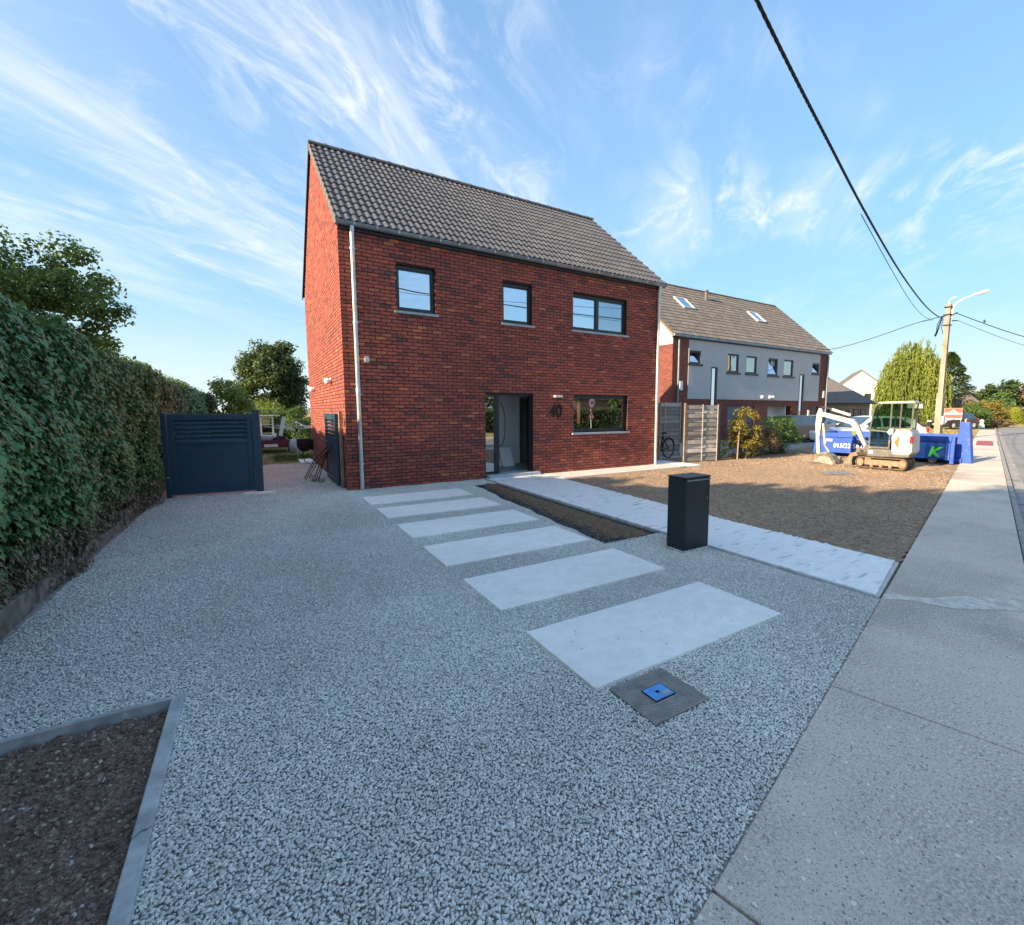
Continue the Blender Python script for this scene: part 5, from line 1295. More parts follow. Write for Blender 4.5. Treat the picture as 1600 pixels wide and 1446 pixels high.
def nwin(k, kind='plain'):
    x0, x1, z0, z1 = nop[k]; y0, y1 = NY + .03, NY + .10; fw = .09; mb = MB()
    mb.box(x0, x1, y0, y1, z1 - fw, z1); mb.box(x0, x1, y0, y1, z0, z0 + fw); mb.box(x0, x0 + fw, y0 + .001, y1 - .001, z0 + fw, z1 - fw); mb.box(x1 - fw, x1, y0 + .001, y1 - .001, z0 + fw, z1 - fw)
    w = mb.build('window', m_anth, nb); mb = MB()
    if kind == 'tilt': mb.obox(((x0 + x1) / 2, y0 + .11, (z0 + z1) / 2), ((x1 - x0) / 2 - fw, 0, 0), (0, .004, .0), (0, .10, (z1 - z0) / 2 - fw))
    else: mb.box(x0 + fw, x1 - fw, y0 + .03, y0 + .036, z0 + fw, z1 - fw)
    mb.build('pane', m_glass if kind in ('tilt', 'sky') else m_glass2, w)
    if k not in ('s1', 's2'):
        mb = MB(); mb.box(x0 - .08, x1 + .14, NY - .08, NY + .028, z0 - .10, z0 - .002); mb.build('sill', m_anth, w)
    if k in 'bcde':
        mb = MB(); mb.box(x0 + fw if k in 'ce' else (x0 + x1) / 2, (x0 + x1) / 2 if k in 'ce' else x1 - fw, y1 + .05, y1 + .06, z0 + fw, z1 - fw); mb.build('curtain', m_net, w)
    return w
for k, kd in (('a', 'tilt'), ('b', 'plain'), ('c', 'plain'), ('d', 'tilt'), ('e', 'plain'), ('f', 'tilt')): nwin(k, kd)
for k in ('s1', 's2'):
    x0, x1, z0, z1 = nop[k]; mb = MB(); mb.box(x0, x0 + .06, NY - .03, NY + .1, z0, z1); mb.box(x1 - .10, x1, NY - .03, NY + .1, z0, z1); mb.box(x0 + .06, x1 - .10, NY - .03, NY + .1, z1 - .07, z1)
    w = mb.build('stair_window', m_anth, nb); mb = MB(); mb.box(x0 + .06, x1 - .10, NY + .02, NY + .03, z0, z1 - .07); mb.build('pane', m_glass, w)
x0, x1, z0, z1 = nop['g1']; 
gd = empty('garage_door', (0, 0, 0)); gd.parent = nb; gd['label'] = 'closed grey sectional garage door'
for j in range(4):
    mb = MB(); mb.box(x0, x1, NY + .09, NY + .13, z0 + j * .49 + .006, z0 + (j + 1) * .49 - .002); mb.build('door_panel', M('garage_grey_blue', (.13, .16, .20), rough=.5, var=.05) if j == 0 else bpy.data.materials['garage_grey_blue'], gd)
x0, x1, z0, z1 = nop['g2']; mb = MB(); mb.box(x0, x1 - .3, NY + .9, NY + .95, z0, z1 - .0); mb.box(x1 - .3, x1 - .25, NY + .2, NY + .9, z0, z1); mb.build('carport_back', m_plaster, nb)
x0, x1, z0, z1 = nop['dr']; mb = MB(); mb.box(x0, x1, NY + .08, NY + .12, z0, z1); mb.box(x0 + .08, x0 + .12, NY + .05, NY + .08, .5, 1.6); mb.build('front_door', m_anth, nb)
for (xx, zz, nm) in ((17.28, 2.95, 'meter_box'), (29.5, 1.45, 'letter_box'), (31.25, 2.75, 'meter_box')):
    mb = MB(); mb.box(xx - .10, xx + .10, NY - .06, NY - .021 if False else NY - .002, zz - .25, zz + .22); mb.build(nm, m_alu_w, nb, bevel=.01)
for xx in (24.2, 25.0, 25.3):
    mb = MB(); mb.lathe([(.05, 0), (.09, .05), (.10, .14)], (xx, NY - .20, 2.45), 10, axis='y'); mb.box(xx - .03, xx + .03, NY - .1, NY - .021, 2.42, 2.50); mb.build('spotlight', m_alu_w, nb, smooth=True)
mb = MB(); mb.tube([(NX0 + .35, NY - .10, NH - .1), (NX0 + .35, NY - .10, 0)], .05, 10); mb.build('downpipe', m_zinc, nb, smooth=True)
mb = MB(); mb.tube([(NX1 - .12, NY - .10, NH - .1), (NX1 - .12, NY - .10, 0)], .05, 10); mb.build('downpipe', m_wood if False else m_zinc, nb, smooth=True)
mb = MB(); mb.box(NX0 - .10, NX1 + .10, NY - .20, NY - .03, NH + .0, NH + .12); mb.build('gutter', m_zinc, nb, bevel=.02)
mb = MB(); mb.box(NX0 - .05, NX1 + .05, NY - .03, NY + .02, NH - .06, NH + .10); mb.build('fascia', m_anth, nb)
eN = np.array([NY - .15, NH + .13]); rN = np.array([NY + 4.1, 9.35]); slN = rN - eN; LN = float(np.linalg.norm(slN)); slN = slN / LN; nN = np.array([-slN[1], slN[0]])
mb = MB(); mb.prism([(eN[0] + .05, eN[1] - .06), (rN[0], rN[1] - .06), (NY + ND + .15, eN[1] - .2), (NY + ND + .15, eN[1] - .14), (rN[0], rN[1] + .0), (eN[0] + .05, eN[1] - .01)], 'x', NX0 - .05, NX1 + .03); nroof = mb.build('roof', m_tile2, nb)
NRR, TWN = 17, .30; GN = LN / NRR; pr = [(0, 0), (.05, .022), (.10, .022), (.15, 0), (.20, .022), (.25, .022), (.30, 0)]
VN, FN = tile_vf(TWN, GN, pr)
lst = [(c, r) for c in range(int((NX1 - NX0 + .08) / TWN) + 1) for r in range(NRR)]
stuff = MB()
for (c, r) in lst:
    o_ = eN + slN * (r * GN); x0 = NX0 - .05 + c * TWN
    stuff.add([(x0 + v[0], o_[0] + slN[0] * v[1] + nN[0] * v[2], o_[1] + slN[1] * v[1] + nN[1] * v[2]) for v in VN], FN, 0, random.random())
o = stuff.build('roof_tile_field', m_tile2, nroof); o['kind'] = 'stuff'
x = NX0 - .05
while x < NX1:
    mb = MB(); mb.prism([(rN[0] + .12 * math.cos(R(a)), rN[1] - .01 + .09 * math.sin(R(a))) for a in np.linspace(-10, 190, 7)], 'x', x, min(x + .93, NX1 + .05)); mb.build('ridge_tile', m_tile2, nroof); x += .95
def on_roof(x, u, h=0.0): o_ = eN + slN * u + nN * h; return Vector((x, o_[0], o_[1]))
for (x0, x1, u0, u1) in ((19.6, 20.5, 2.95, 4.0), (26.35, 27.25, 2.75, 3.8)):
    ax, ay, az = Vector((1, 0, 0)), Vector((0, slN[0], slN[1])), Vector((0, nN[0], nN[1])); c = on_roof((x0 + x1) / 2, (u0 + u1) / 2, .07)
    mb = MB(); hx_, hu = (x1 - x0) / 2, (u1 - u0) / 2
    for s_ in (-1, 1): mb.obox(c + ax * s_ * hx_, ax * .04, ay * (hu + .04), az * .05); mb.obox(c + ay * s_ * hu, ax * (hx_ - .04), ay * .04, az * .05)
    w = mb.build('skylight', m_lampw, nroof); mb = MB(); mb.obox(c + az * .01, ax * (hx_ - .04), ay * (hu - .04), az * .008); mb.build('pane', m_glass, w)
c = on_roof(22.95, 4.55); mb = MB(); mb.tube([c + Vector((0, 0, -.1)), c + Vector((0, 0, .55))], .09, 10); mb.lathe([(.15, 0), (.13, .10), (.08, .12)], tuple(c + Vector((0, 0, .52))), 10); mb.build('flue', m_slate, nroof, smooth=True)

# ------------------------------------------------------------------ cars
def car(lb, loc, rz, paint, L=4.3, Wd=1.76, H=1.46, cat='car', grp=None):
    c = empty('parked_car', loc, rz, lb, cat, grp); h = L / 2; w = Wd / 2; k = H / 1.46
    body = [(-h, .38), (-h + .05, .26), (-h + .5, .20), (h - .5, .20), (h - .06, .28), (h, .45), (h - .03, .64), (h - .35, .76 * k), (h - 1.05, .90 * k), (-.05 * L, .95 * k), (-h + .75, .98 * k), (-h + .10, .95 * k), (-h - .0, .70)]
    def wf(p):
        z = p[1]; t = max(0, min(1, (z - .2) / .75)); ww = w * (.93 + .07 * math.sin(math.pi * min(1, t * 1.1))) * (1 - .10 * max(0, (abs(p[0]) - h + .6) / .6)); return -ww, ww
    mb = MB(); mb.prism(body, 'y', 0, 0, 0, wf); bd_ = mb.build('body', paint, c, smooth=True, bevel=.06)
    roof_ = [(h - 1.15, .88 * k), (h - 1.95, H - .05), (h - 2.4, H), (-h + 1.2, H - .02), (-h + .75, H - .10), (-h + .22, .93 * k)]
    def wf2(p): t = (p[1] - .88 * k) / (H - .88 * k); ww = w * (.93 - .20 * max(0, t)); return -ww, ww
    mb = MB(); mb.prism(roof_, 'y', 0, 0, 0, wf2); cab = mb.build('cabin', paint, c, smooth=True, bevel=.04)
    def off(pts, d):
        cx = sum(p[0] for p in pts) / len(pts); cz = sum(p[1] for p in pts) / len(pts)
        return pts
    for s_ in (-1, 1):
        for pts in ([(h - 1.40, .94 * k), (h - 2.02, H - .12), (-.02 * L + .0, H - .09), (-.02 * L, .97 * k)], [(-.02 * L - .08, .97 * k), (-.02 * L - .08, H - .09), (-h + 1.22, H - .11), (-h + .72, .99 * k)]):
            vs = []
            for p in pts:
                ww = wf2(p)[1] + .006; vs.append((p[0], s_ * ww, p[1]))
            vs += [(v[0], v[1] - s_ * .012, v[2]) for v in vs]
            mb = MB().add(vs, [(0, 1, 2, 3), (7, 6, 5, 4)]); mb.build('side_window', m_glassd if False else m_mdark_glass, cab)
    for (xa, za, xb, zb, nm) in ((h - 1.19, .92 * k, h - 1.93, H - .07, 'windscreen'), (-h + .27, .97 * k, -h + .72, H - .13, 'rear_window')):
        sg = 1 if nm == 'windscreen' else -1; wa, wb = wf2((0, za))[1] - .08, wf2((0, zb))[1] - .08
        vs = [(xa + .02 * sg, -wa, za + .02), (xa + .02 * sg, wa, za + .02), (xb + .02 * sg, wb, zb + .02), (xb + .02 * sg, -wb, zb + .02)]
        vs += [(v[0] - .02 * sg, v[1], v[2] - .02) for v in vs]
        mb = MB().add(vs, [(0, 1, 2, 3), (7, 6, 5, 4)]); mb.build(nm, m_mdark_glass, cab)
    for x in (h - .85, -h + .80):
        for s_ in (-1, 1):
            mb = MB(); mb.lathe([(.25, -.10), (.315, -.08), (.32, .08), (.25, .10)], (x, s_ * (w - .10), .31), 22, axis='y'); wl_ = mb.build('wheel', m_tyre, c, smooth=True)
            mb = MB(); mb.lathe([(.20, -.105), (.20, .105)], (x, s_ * (w - .10), .31), 16, axis='y'); mb.build('rim', m_lampw, wl_)
    for s_ in (-1, 1):
        mb = MB(); mb.obox((h - .14, s_ * (w - .28), .64), (.12, 0, .03), (0, .16, 0), (-.02, 0, .06)); mb.build('headlight', m_signw, c, bevel=.01)
        mb = MB(); mb.obox((-h + .04, s_ * (w - .2), .80), (.05, 0, 0), (0, .12, 0), (0, 0, .09)); mb.build('tail_light', m_redl, c, bevel=.01)
        mb = MB(); mb.obox((h - 1.5, s_ * (w + .07), 1.0 * k), (.05, 0, 0), (0, .08, 0), (0, 0, .06)); mb.build('mirror', paint, c, bevel=.02)
    mb = MB(); mb.box(h - .02, h + .012, -.26, .26, .36, .47); mb.build('number_plate', m_signw, c)
    return c
m_mdark_glass = M('car_window_dark', (.02, .028, .032), rough=.05, var=.0, spec=.9, coat=1.0)
car('white car parked right behind the blue container', (22.1, -.15, 0), R(148), m_carw, 4.4, 1.78, 1.42)
car('dark grey car with black windows parked before the garages', (22.4, 3.9, -.03), R(176), m_carg, 4.3, 1.76, 1.44)
car('silver car parked beside the dark grey one before the carport', (26.9, 4.5, -.03), R(180), m_cars, 4.4, 1.78, 1.42)
car('dark car standing by the red and white board beyond the pole', (52.5, 5.9, 0), R(165), m_card, 4.3, 1.78, 1.45)

# ------------------------------------------------------------------ blue container
ct = empty('skip_container', (16.18, -.93, 0), R(-83), 'blue open hook-lift container with white and green lettering', 'container')
mb = MB()
mb.prism([(0, .10), (.10, .85), (.14, .85), (.14, .10)], 'y', 0, 2.1)
mb.box(.14, 4.38, .0, .06, .14, .70); mb.box(.14, 4.38, 2.04, 2.10, .14, .70); mb.box(4.30, 4.38, .06, 2.04, .14, .80); mb.box(.14, 4.30, .06, 2.04, .14, .20)
mb.build('hull', m_bluec, ct)
mb = MB(); mb.box(.10, 4.42, -.05, .08, .70, .86); mb.box(.10, 4.42, 2.02, 2.15, .70, .86); mb.build('top_rim', m_bluec, ct, bevel=.012)
for s0 in (.10, 2.5, 4.26):
    mb = MB(); mb.prism([(s0, .12), (s0 + .13, .12), (s0 + .13, .70), (s0, .70)], 'y', -.045, .0); mb.build('rib', m_bluec, ct, bevel=.006)
mb = MB(); mb.box(.2, 4.6, .6, .72, .02, .14); mb.box(.2, 4.6, 1.4, 1.52, .02, .14); mb.build('skid', m_bluec, ct)
mb = MB(); mb.prism([(4.40, .0), (4.86, .0), (4.72, 1.30), (4.46, 1.30)], 'y', .72, 1.10); mb.box(4.39, 4.50, .0, .10, .0, .84); mb.prism([(4.39, .0), (4.60, .0), (4.42, .5)], 'y', 1.4, 1.5); mb.build('hook_frame', m_bluec, ct, bevel=.01)
mb = MB(); mb.tube([(4.60, .76, 1.27), (4.60, .76, 1.38), (4.60, 1.06, 1.38), (4.60, 1.06, 1.27)], .03, 8); mb.build('hook_bar', m_steel, ct)
for s0 in (.5, 3.9):
    mb = MB(); mb.lathe([(.10, -.02), (.12, .0), (.12, .16), (.10, .18)], (s0, .1, .10), 16, axis='y'); mb.build('roller', m_steel, ct, smooth=True)
o = text_obj('phone_lettering', '015/22 58 00', .22, m_textw, .003, ct, .004); o.location = (.78, -.052, .33); o.rotation_euler = (R(90), 0, 0)
o = text_obj('logo_lettering', 'K', .42, m_textg, .003, ct, .018, 1.15, .25); o.location = (3.80, -.052, .22); o.rotation_euler = (R(90), 0, 0)
mb = MB(); mb.box(.40, .72, -.053, -.0505, .545, .625); mb.build('white_label', m_textw, ct)
mb = MB(); mb.box(1.62, 1.74, -.053, -.0505, .53, .64); mb.build('small_plate', m_steel, ct)

ct.scale = (.90, .95, 1.0)
# ------------------------------------------------------------------ mini excavator
ex = empty('mini_excavator', (13.95, -4.20, 0), R(98), 'dusty white mini excavator with its boom folded down in front', 'excavator')
def track(y0, y1, lb=None):
    t = empty('track', (0, 0, 0)); t.parent = ex
    out_ = []; r1, r2 = .155, .155; xa, xb = .68, -.66; zc = .165
    for a in np.linspace(90, -90, 9): out_.append((xa + r1 * math.cos(R(a)), zc + r1 * math.sin(R(a))))
    for a in np.linspace(-90, -270, 9): out_.append((xb + r2 * math.cos(R(a)), zc + r2 * math.sin(R(a))))
    inn = [((p - (xa if p > 0 else xb)) * .84 + (xa if p > 0 else xb), (q - zc) * .84 + zc) for p, q in out_]
    mb = MB(); n = len(out_)
    vs = [(p, yy, q) for yy in (y0, y1) for p, q in out_] + [(p, yy, q) for yy in (y0, y1) for p, q in inn]
    fs = [(i, (i + 1) % n, n + (i + 1) % n, n + i) for i in range(n)] + [(2 * n + i, 2 * n + (i + 1) % n, 3 * n + (i + 1) % n, 3 * n + i) for i in range(n)] + [(i, (i + 1) % n, 2 * n + (i + 1) % n, 2 * n + i) for i in range(n)] + [(n + i, n + (i + 1) % n, 3 * n + (i + 1) % n, 3 * n + i) for i in range(n)]
    mb.add(vs, fs); mb.build('belt', m_track, t)
    mb = MB(); tot = 0
    for i in range(n):
        p0 = Vector((out_[i][0], 0, out_[i][1])); p1 = Vector((out_[(i + 1) % n][0], 0, out_[(i + 1) % n][1])); L = (p1 - p0).length; k = max(1, int(L / .07))
        for j in range(k):
            c = p0.lerp(p1, (j + .5) / k); d = (p1 - p0).normalized(); nn = Vector((d.z, 0, -d.x)) * -1; c.y = (y0 + y1) / 2
            mb.obox(c - nn * .0, d * .016, Vector((0, (y1 - y0) / 2 - .01, 0)), nn * .014)
    mb.build('tread_bars', m_track, t)
    mb = MB(); mb.box(-.55, .55, y0 + .03, y1 - .03, .09, .25); mb.build('track_frame', m_trackf, t, bevel=.015)
    for x, r_ in ((.68, .115), (-.66, .12), (-.3, .06), (0, .06), (.3, .06)):
        mb = MB(); z_ = .165 if abs(x) > .5 else .085; mb.lathe([(r_ * .5, 0), (r_, .02), (r_, y1 - y0 - .0), (r_ * .5, y1 - y0 + .02)], (x, y0 - .01, z_), 16, axis='y'); mb.build('roller', m_trackf, t)
    return t
track(.32, .55); track(-.55, -.32)
mb = MB(); mb.box(-.4, .4, -.32, .32, .12, .26); mb.lathe([(.28, .26), (.28, .33)], (0, 0, 0), 20); mb.build('undercarriage', m_mdark, ex)
mb = MB(); mb.prism([(.95, .03), (1.01, .03), (1.03, .16), (.99, .30), (.95, .30), (.98, .16)], 'y', -.52, .52); mb.bar((.45, .25, .16), (.97, .25, .16), .06, .08); mb.bar((.45, -.25, .16), (.97, -.25, .16), .06, .08); mb.build('dozer_blade', m_mgrey, ex)
mb = MB(); mb.prism([(.48, .335), (.52, .56), (-.30, .56), (-.32, .50), (-.86, .50), (-.84, .36)], 'y', -.50, .50); mb.build('deck', m_mgrey, ex, bevel=.02)
mb = MB(); mb.prism([(-.30, .56), (-.27, .95), (-.42, 1.14), (-.80, 1.14), (-.90, 1.02), (-.93, .52), (-.84, .43), (-.32, .43)], 'y', -.54, .54); cw = mb.build('counterweight', m_white, ex, bevel=.04)
mb = MB(); mb.prism([(-.37, .78), (-.52, .58), (-.52, .98)], 'y', .541, .546); mb.build('orange_marking', m_orange, cw)
mb = MB(); mb.box(-.935, -.925, .40, .50, .76, .96); mb.box(-.91, -.845, .5401, .55, .76, .96); mb.build('rear_light', m_redl, cw)
mb = MB(); mb.box(.30, .44, .5001, .506, .42, .51); mb.build('model_plate', m_textw, ex)
# cab
cb = empty('cab', (0, 0, 0)); cb.parent = ex
def bars(lst, w=.05, mat=m_mgrey, nm='pillar'):
    for a, b in lst:
        mb = MB(); mb.bar(a, b, w, w); mb.build(nm, mat, cb, bevel=.006)
ya, yb = .46, -.12
for y in (ya, yb):
    mb = MB(); w_ = .05
    mb.tube([(.44, y, .57), (.44, y, 1.20), (.36, y, 1.72), (.28, y, 1.84), (.20, y, 1.87)], .028, 6)
    mb.tube([(-.20, y, 1.13), (-.20, y, 1.87)], .028, 6); mb.tube([(-.20, y, .57), (-.20, y, 1.14)], .028, 6); mb.tube([(-.50, y, 1.13), (-.50, y, 1.87)], .026, 6); mb.tube([(-.84, y, 1.14), (-.86, y, 1.86)], .026, 6)
    mb.tube([(.43, y, 1.10), (-.20, y, 1.06)], .022, 6); mb.tube([(.44, y, .60), (-.20, y, .60)], .03, 6); mb.tube([(-.20, y, 1.16), (-.85, y, 1.16)], .022, 6)
    mb.build('pillar', m_mgrey, cb, smooth=True)
mb = MB(); mb.prism([(.26, 1.86), (.22, 1.91), (-.86, 1.93), (-.92, 1.86)], 'y', yb - .04, ya + .04); mb.build('roof', M('cab_roof_beige', (.45, .44, .38), rough=.6, var=.1), cb, bevel=.015)
for y in (ya, yb):
    for pts in ([(.42, 1.12), (.345, 1.70), (.27, 1.84), (-.18, 1.84), (-.18, 1.08)], [(.42, .63), (.42, 1.09), (-.18, 1.05), (-.18, .63)], [(-.22, 1.16), (-.22, 1.85), (-.48, 1.85), (-.48, 1.16)], [(-.52, 1.18), (-.52, 1.85), (-.84, 1.85), (-.82, 1.18)]):
        mb = MB(); mb.prism(pts, 'y', y - .004, y + .004); mb.build('pane', m_glassc, cb)
mb = MB(); mb.prism([(.45, .62), (.455, .62), (.455, 1.20), (.375, 1.72), (.37, 1.72), (.45, 1.20)], 'y', yb + .03, ya - .03); mb.build('pane', m_glassc, cb)
mb = MB(); mb.box(-.45, .02, .0, .36, .62, .78); mb.prism([(-.45, .78), (-.34, .78), (-.42, 1.28), (-.52, 1.28)], 'y', .02, .34); mb.build('seat', m_mdark, ex, bevel=.03)
mb = MB(); mb.tube([(.10, .05, .6), (.14, .05, 1.0)], .015, 6); mb.tube([(.10, .30, .6), (.14, .30, 1.0)], .015, 6); mb.lathe([(.03, 1.0), (.035, 1.03), (.02, 1.07)], (.14, .05, 0), 8); mb.lathe([(.03, 1.0), (.035, 1.03), (.02, 1.07)], (.14, .30, 0), 8); mb.build('control_lever', m_mdark, ex)
mb = MB(); mb.prism([(-.12, 1.05), (-.20, 1.15), (-.30, 1.14), (-.30, 1.02), (-.2, .98)], 'y', .48, .50); mb.build('sticker', m_textw, ex)
# boom, stick, bucket in the plane y=-.1
yb0, yb1 = -.28, -.06
mb = MB(); mb.prism([(.50, .42), (.66, .38), (.78, .52), (.72, .66), (.55, .62)], 'y', yb0 - .03, yb1 + .03); mb.build('swing_post', m_mgrey, ex, bevel=.02)
mb = MB(); mb.prism([(.60, .50), (.70, .46), (1.02, .92), (1.30, 1.24), (1.50, 1.29), (2.50, 1.50), (2.54, 1.57), (2.42, 1.62), (1.46, 1.43), (1.22, 1.40), (1.02, 1.20), (.80, .80)], 'y', yb0, yb1); bm_ = mb.build('boom', m_white, ex, bevel=.015)
mb = MB(); mb.box(1.08, 1.22, yb1 + .001, yb1 + .006, .92, 1.04); mb.build('warning_sticker', m_lf_topi, bm_)
mb = MB(); mb.bar((.74, -.17, .56), (1.0, -.17, .92), .09, .09); mb.build('boom_cylinder', m_mgrey, ex, bevel=.01)
mb = MB(); mb.bar((.98, -.17, .90), (1.20, -.17, 1.16), .045, .045); mb.build('cylinder_rod', m_chrome, ex)
mb = MB(); mb.bar((1.35, -.17, 1.52), (2.05, -.17, 1.70), .08, .08); mb.build('stick_cylinder', m_white, ex, bevel=.01)
mb = MB(); mb.bar((2.0, -.17, 1.69), (2.46, -.17, 1.78), .04, .04); mb.build('cylinder_rod', m_chrome, ex)
mb = MB(); mb.prism([(2.38, 1.56), (2.44, 1.72), (2.54, 1.74), (2.62, 1.56), (2.64, 1.20), (2.53, .30), (2.44, .20), (2.39, .28), (2.46, .80), (2.42, 1.25)], 'y', yb0 + .03, yb1 - .03); mb.build('stick', m_white, ex, bevel=.012)
mb = MB(); mb.bar((2.36, -.17, 1.25), (2.24, -.17, .60), .075, .075); mb.build('bucket_cylinder', m_white, ex, bevel=.01)
mb = MB(); mb.bar((2.28, -.17, .60), (2.06, -.17, .34), .05, .06); mb.bar((2.44, -.17, .28), (2.06, -.17, .34), .05, .05); mb.build('bucket_link', m_steel, ex)
prf = [(2.50, .20), (2.40, .30), (2.10, .34), (1.86, .24), (1.72, .06), (1.72, -.04), (1.80, -.05), (1.84, .05), (1.94, .18), (2.12, .24), (2.30, .20), (2.46, .02), (2.52, .02)]
mb = MB(); mb.prism(prf, 'y', -.42, .10); mb.build('bucket', m_steel, ex, bevel=.006)
for y in (-.42, .075):
    mb = MB(); mb.prism([(2.50, .20), (2.40, .30), (2.10, .34), (1.86, .24), (1.72, .06), (1.72, -.04), (2.46, .02)], 'y', y, y + .025); mb.build('bucket_side', m_steel, ex)
for j in range(4):
    mb = MB(); y = -.38 + j * .13; mb.prism([(1.74, .0), (1.62, -.04), (1.74, -.05)], 'y', y, y + .045); mb.build('tooth', m_steel, ex)
ex.scale = (.745, .82, 1.0)
# a second loose bucket between tracks and arm
bk = empty('spare_bucket', (14.72, -3.30, -.02), R(68.3), 'dusty spare digger bucket on the ground in front of the tracks', 'bucket')
mb = MB(); mb.prism([(-.30, 0), (.28, 0), (.34, .16), (.20, .34), (.02, .38), (.05, .28), (.20, .16), (.14, .07), (-.26, .05)], 'y', -.30, .30); mb.build('shell', m_trackf, bk, bevel=.008)
for y in (-.30, .28):
    mb = MB(); mb.prism([(-.30, 0), (.28, 0), (.34, .16), (.20, .34), (.02, .38), (-.2, .12)], 'y', y - .001, y + .021); mb.build('side_plate', m_trackf, bk)
mb = MB(); mb.box(.05, .2, -.12, -.08, .34, .50); mb.box(.05, .2, .08, .12, .34, .50); mb.build('lug', m_steel, bk)
def mound(name, lb, c, rx, ry, h, mat, seed):
    V = []; n = 26
    for j in range(n + 1):
        for i in range(n + 1):
            u, v = i / n * 2 - 1, j / n * 2 - 1; r_ = math.hypot(u, v)
            V.append((c[0] + u * rx, c[1] + v * ry, -.03 + h * max(0, 1 - r_ * r_) ** 1.3 * (1 + .5 * noise.noise(Vector((u * 3, v * 3, seed)))) + .03 * noise.noise(Vector((u * 8, v * 8, seed))) * (r_ < 1)))
    i = np.arange(n)[:, None] * (n + 1) + np.arange(n)[None]; F = np.stack([i, i + 1, i + n + 2, i + n + 1], -1).reshape(-1, 4)
    c_ = np.array(V)[F].mean(1); F = F[((c_[:, 0] - c[0]) / rx) ** 2 + ((c_[:, 1] - c[1]) / ry) ** 2 < 1]
    return tag(link(name, fastmesh(name, V, F, mat, None, True)), lb, 'soil heap')
mound('soil_heap', 'low sandy heap in front of the digger bucket', (15.2, -2.1, 0), 1.0, 1.5, .13, m_sand, 2)
mound('soil_heap', 'low sandy heap between the digger and the pavement', (14.6, -5.15, 0), 1.1, .55, .12, m_sand, 5)

# ------------------------------------------------------------------ pole, wires, street lamp
PX, PY = 30.3, -.15
up = empty('utility_pole', (PX, PY, 0), 0, 'tall weathered concrete utility pole carrying the street cables', 'utility pole')
mb = MB(); nseg = 6
for s_ in (-1, 1): mb.prism([(s_ * .05, -.2), (s_ * .155, -.2), (s_ * .085, 7.35), (s_ * .03, 7.35)] if s_ > 0 else [(-.155, -.2), (-.05, -.2), (-.03, 7.35), (-.085, 7.35)], 'y', -.11, .11)
mb.box(-.07, .07, -.05, .05, -.2, 7.3); mb.box(-.19, .19, -.14, .14, -.2, 2.6)
shaft = mb.build('shaft', m_pole, up, bevel=.01)
mb = MB(); mb.tube([(-.05, -.02, 6.9), (-.05, -.02, 7.50), (-.03, -.08, 7.60)], .016, 6); mb.tube([(-.04, -.06, 7.60), (-.02, -.30, 7.66)], .03, 6); mb.build('lamp_arm', m_lampw, up, smooth=True)
mb = MB()
arm = [(.12, -.12, 6.6), (.12, -.14, 7.10), (.15, -.28, 7.36), (.20, -.55, 7.54), (.28, -.92, 7.66)]
mb.tube(arm, [.05, .05, .045, .042, .04], 8)
la = mb.build('lamp_arm', m_lampw, up, smooth=True); la['label'] = 'long curved arm of the street lamp'
mb = MB(); d_ = Vector((.17, -.60, .14)).normalized(); c = Vector((.28, -.92, 7.67)); mb.tube([c, c + d_ * .12, c + d_ * .45, c + d_ * .62], [.045, .075, .085, .03], 8); mb.build('lamp_head', m_lampw, la, smooth=True)
mb = MB()
for z in (6.2, 6.75, 7.15): mb.box(-.15, .15, -.16, .16, z, z + .05)
mb.tube([(0, .16, 6.75), (0, .34, 6.70)], .03, 6); mb.tube([(.1, -.16, 6.45), (.1, -.40, 6.42)], .03, 6); mb.tube([(.1, -.16, 6.75), (.1, -.36, 6.85)], .03, 6)
mb.build('bracket', m_mdark, up)
mb = MB()
for dx in (-.08, .02, .09): mb.tube([(dx, .25, 6.7), (dx * 2, .38, 6.3), (dx, .42, 5.95), (dx - .04, .48, 5.7)], .018, 5)
mb.tube([(0, .18, 6.6), (0, .26, 6.2), (0, .2, 6.0), (0, .16, 5.8)], .015, 5)
mb.build('cable_tail', m_cable, up)
mb = MB(); mb.box(-.16, .16, -.24, -.145, .9, 1.35); mb.build('switch_box', m_lampw, up)
def wire(name, lb, pts, r, n=8, twist=0, cnt=40):
    P_ = [Vector(p) for p in pts]; path = []
    xs = [p.x for p in P_]; d = np.linspace(0, 1, cnt + 1)
    # Catmull-Rom through the given points
    seg = len(P_) - 1
    for u in d:
        k = min(int(u * seg), seg - 1); f = u * seg - k
        p0, p1, p2, p3 = P_[max(k - 1, 0)], P_[k], P_[k + 1], P_[min(k + 2, seg)]
        path.append(.5 * ((2 * p1) + (p2 - p0) * f + (2 * p0 - 5 * p1 + 4 * p2 - p3) * f * f + (3 * p1 - p0 - 3 * p2 + p3) * f ** 3))
    mb = MB()
    if twist:
        L = sum((path[i + 1] - path[i]).length for i in range(cnt)); 
        for s_ in range(4 if twist > 1 else 2):
            q = []
            for i, p in enumerate(path):
                t_ = (path[min(i + 1, cnt)] - path[max(i - 1, 0)]).normalized(); e = t_.cross(Vector((0, 0, 1))).normalized(); g = t_.cross(e); a = i / cnt * L / .55 * 2 * math.pi + s_ * math.pi * (.5 if twist > 1 else 1)
                q.append(p + (e * math.cos(a) + g * math.sin(a)) * r * .62)
            mb.tube(q, r * .55, 5)
    else: mb.tube(path, r, n)
    return tag(mb.build(name, m_cable, None, smooth=True), lb, 'overhead cable')
def wy(x): return PY + .25 * (x - PX)
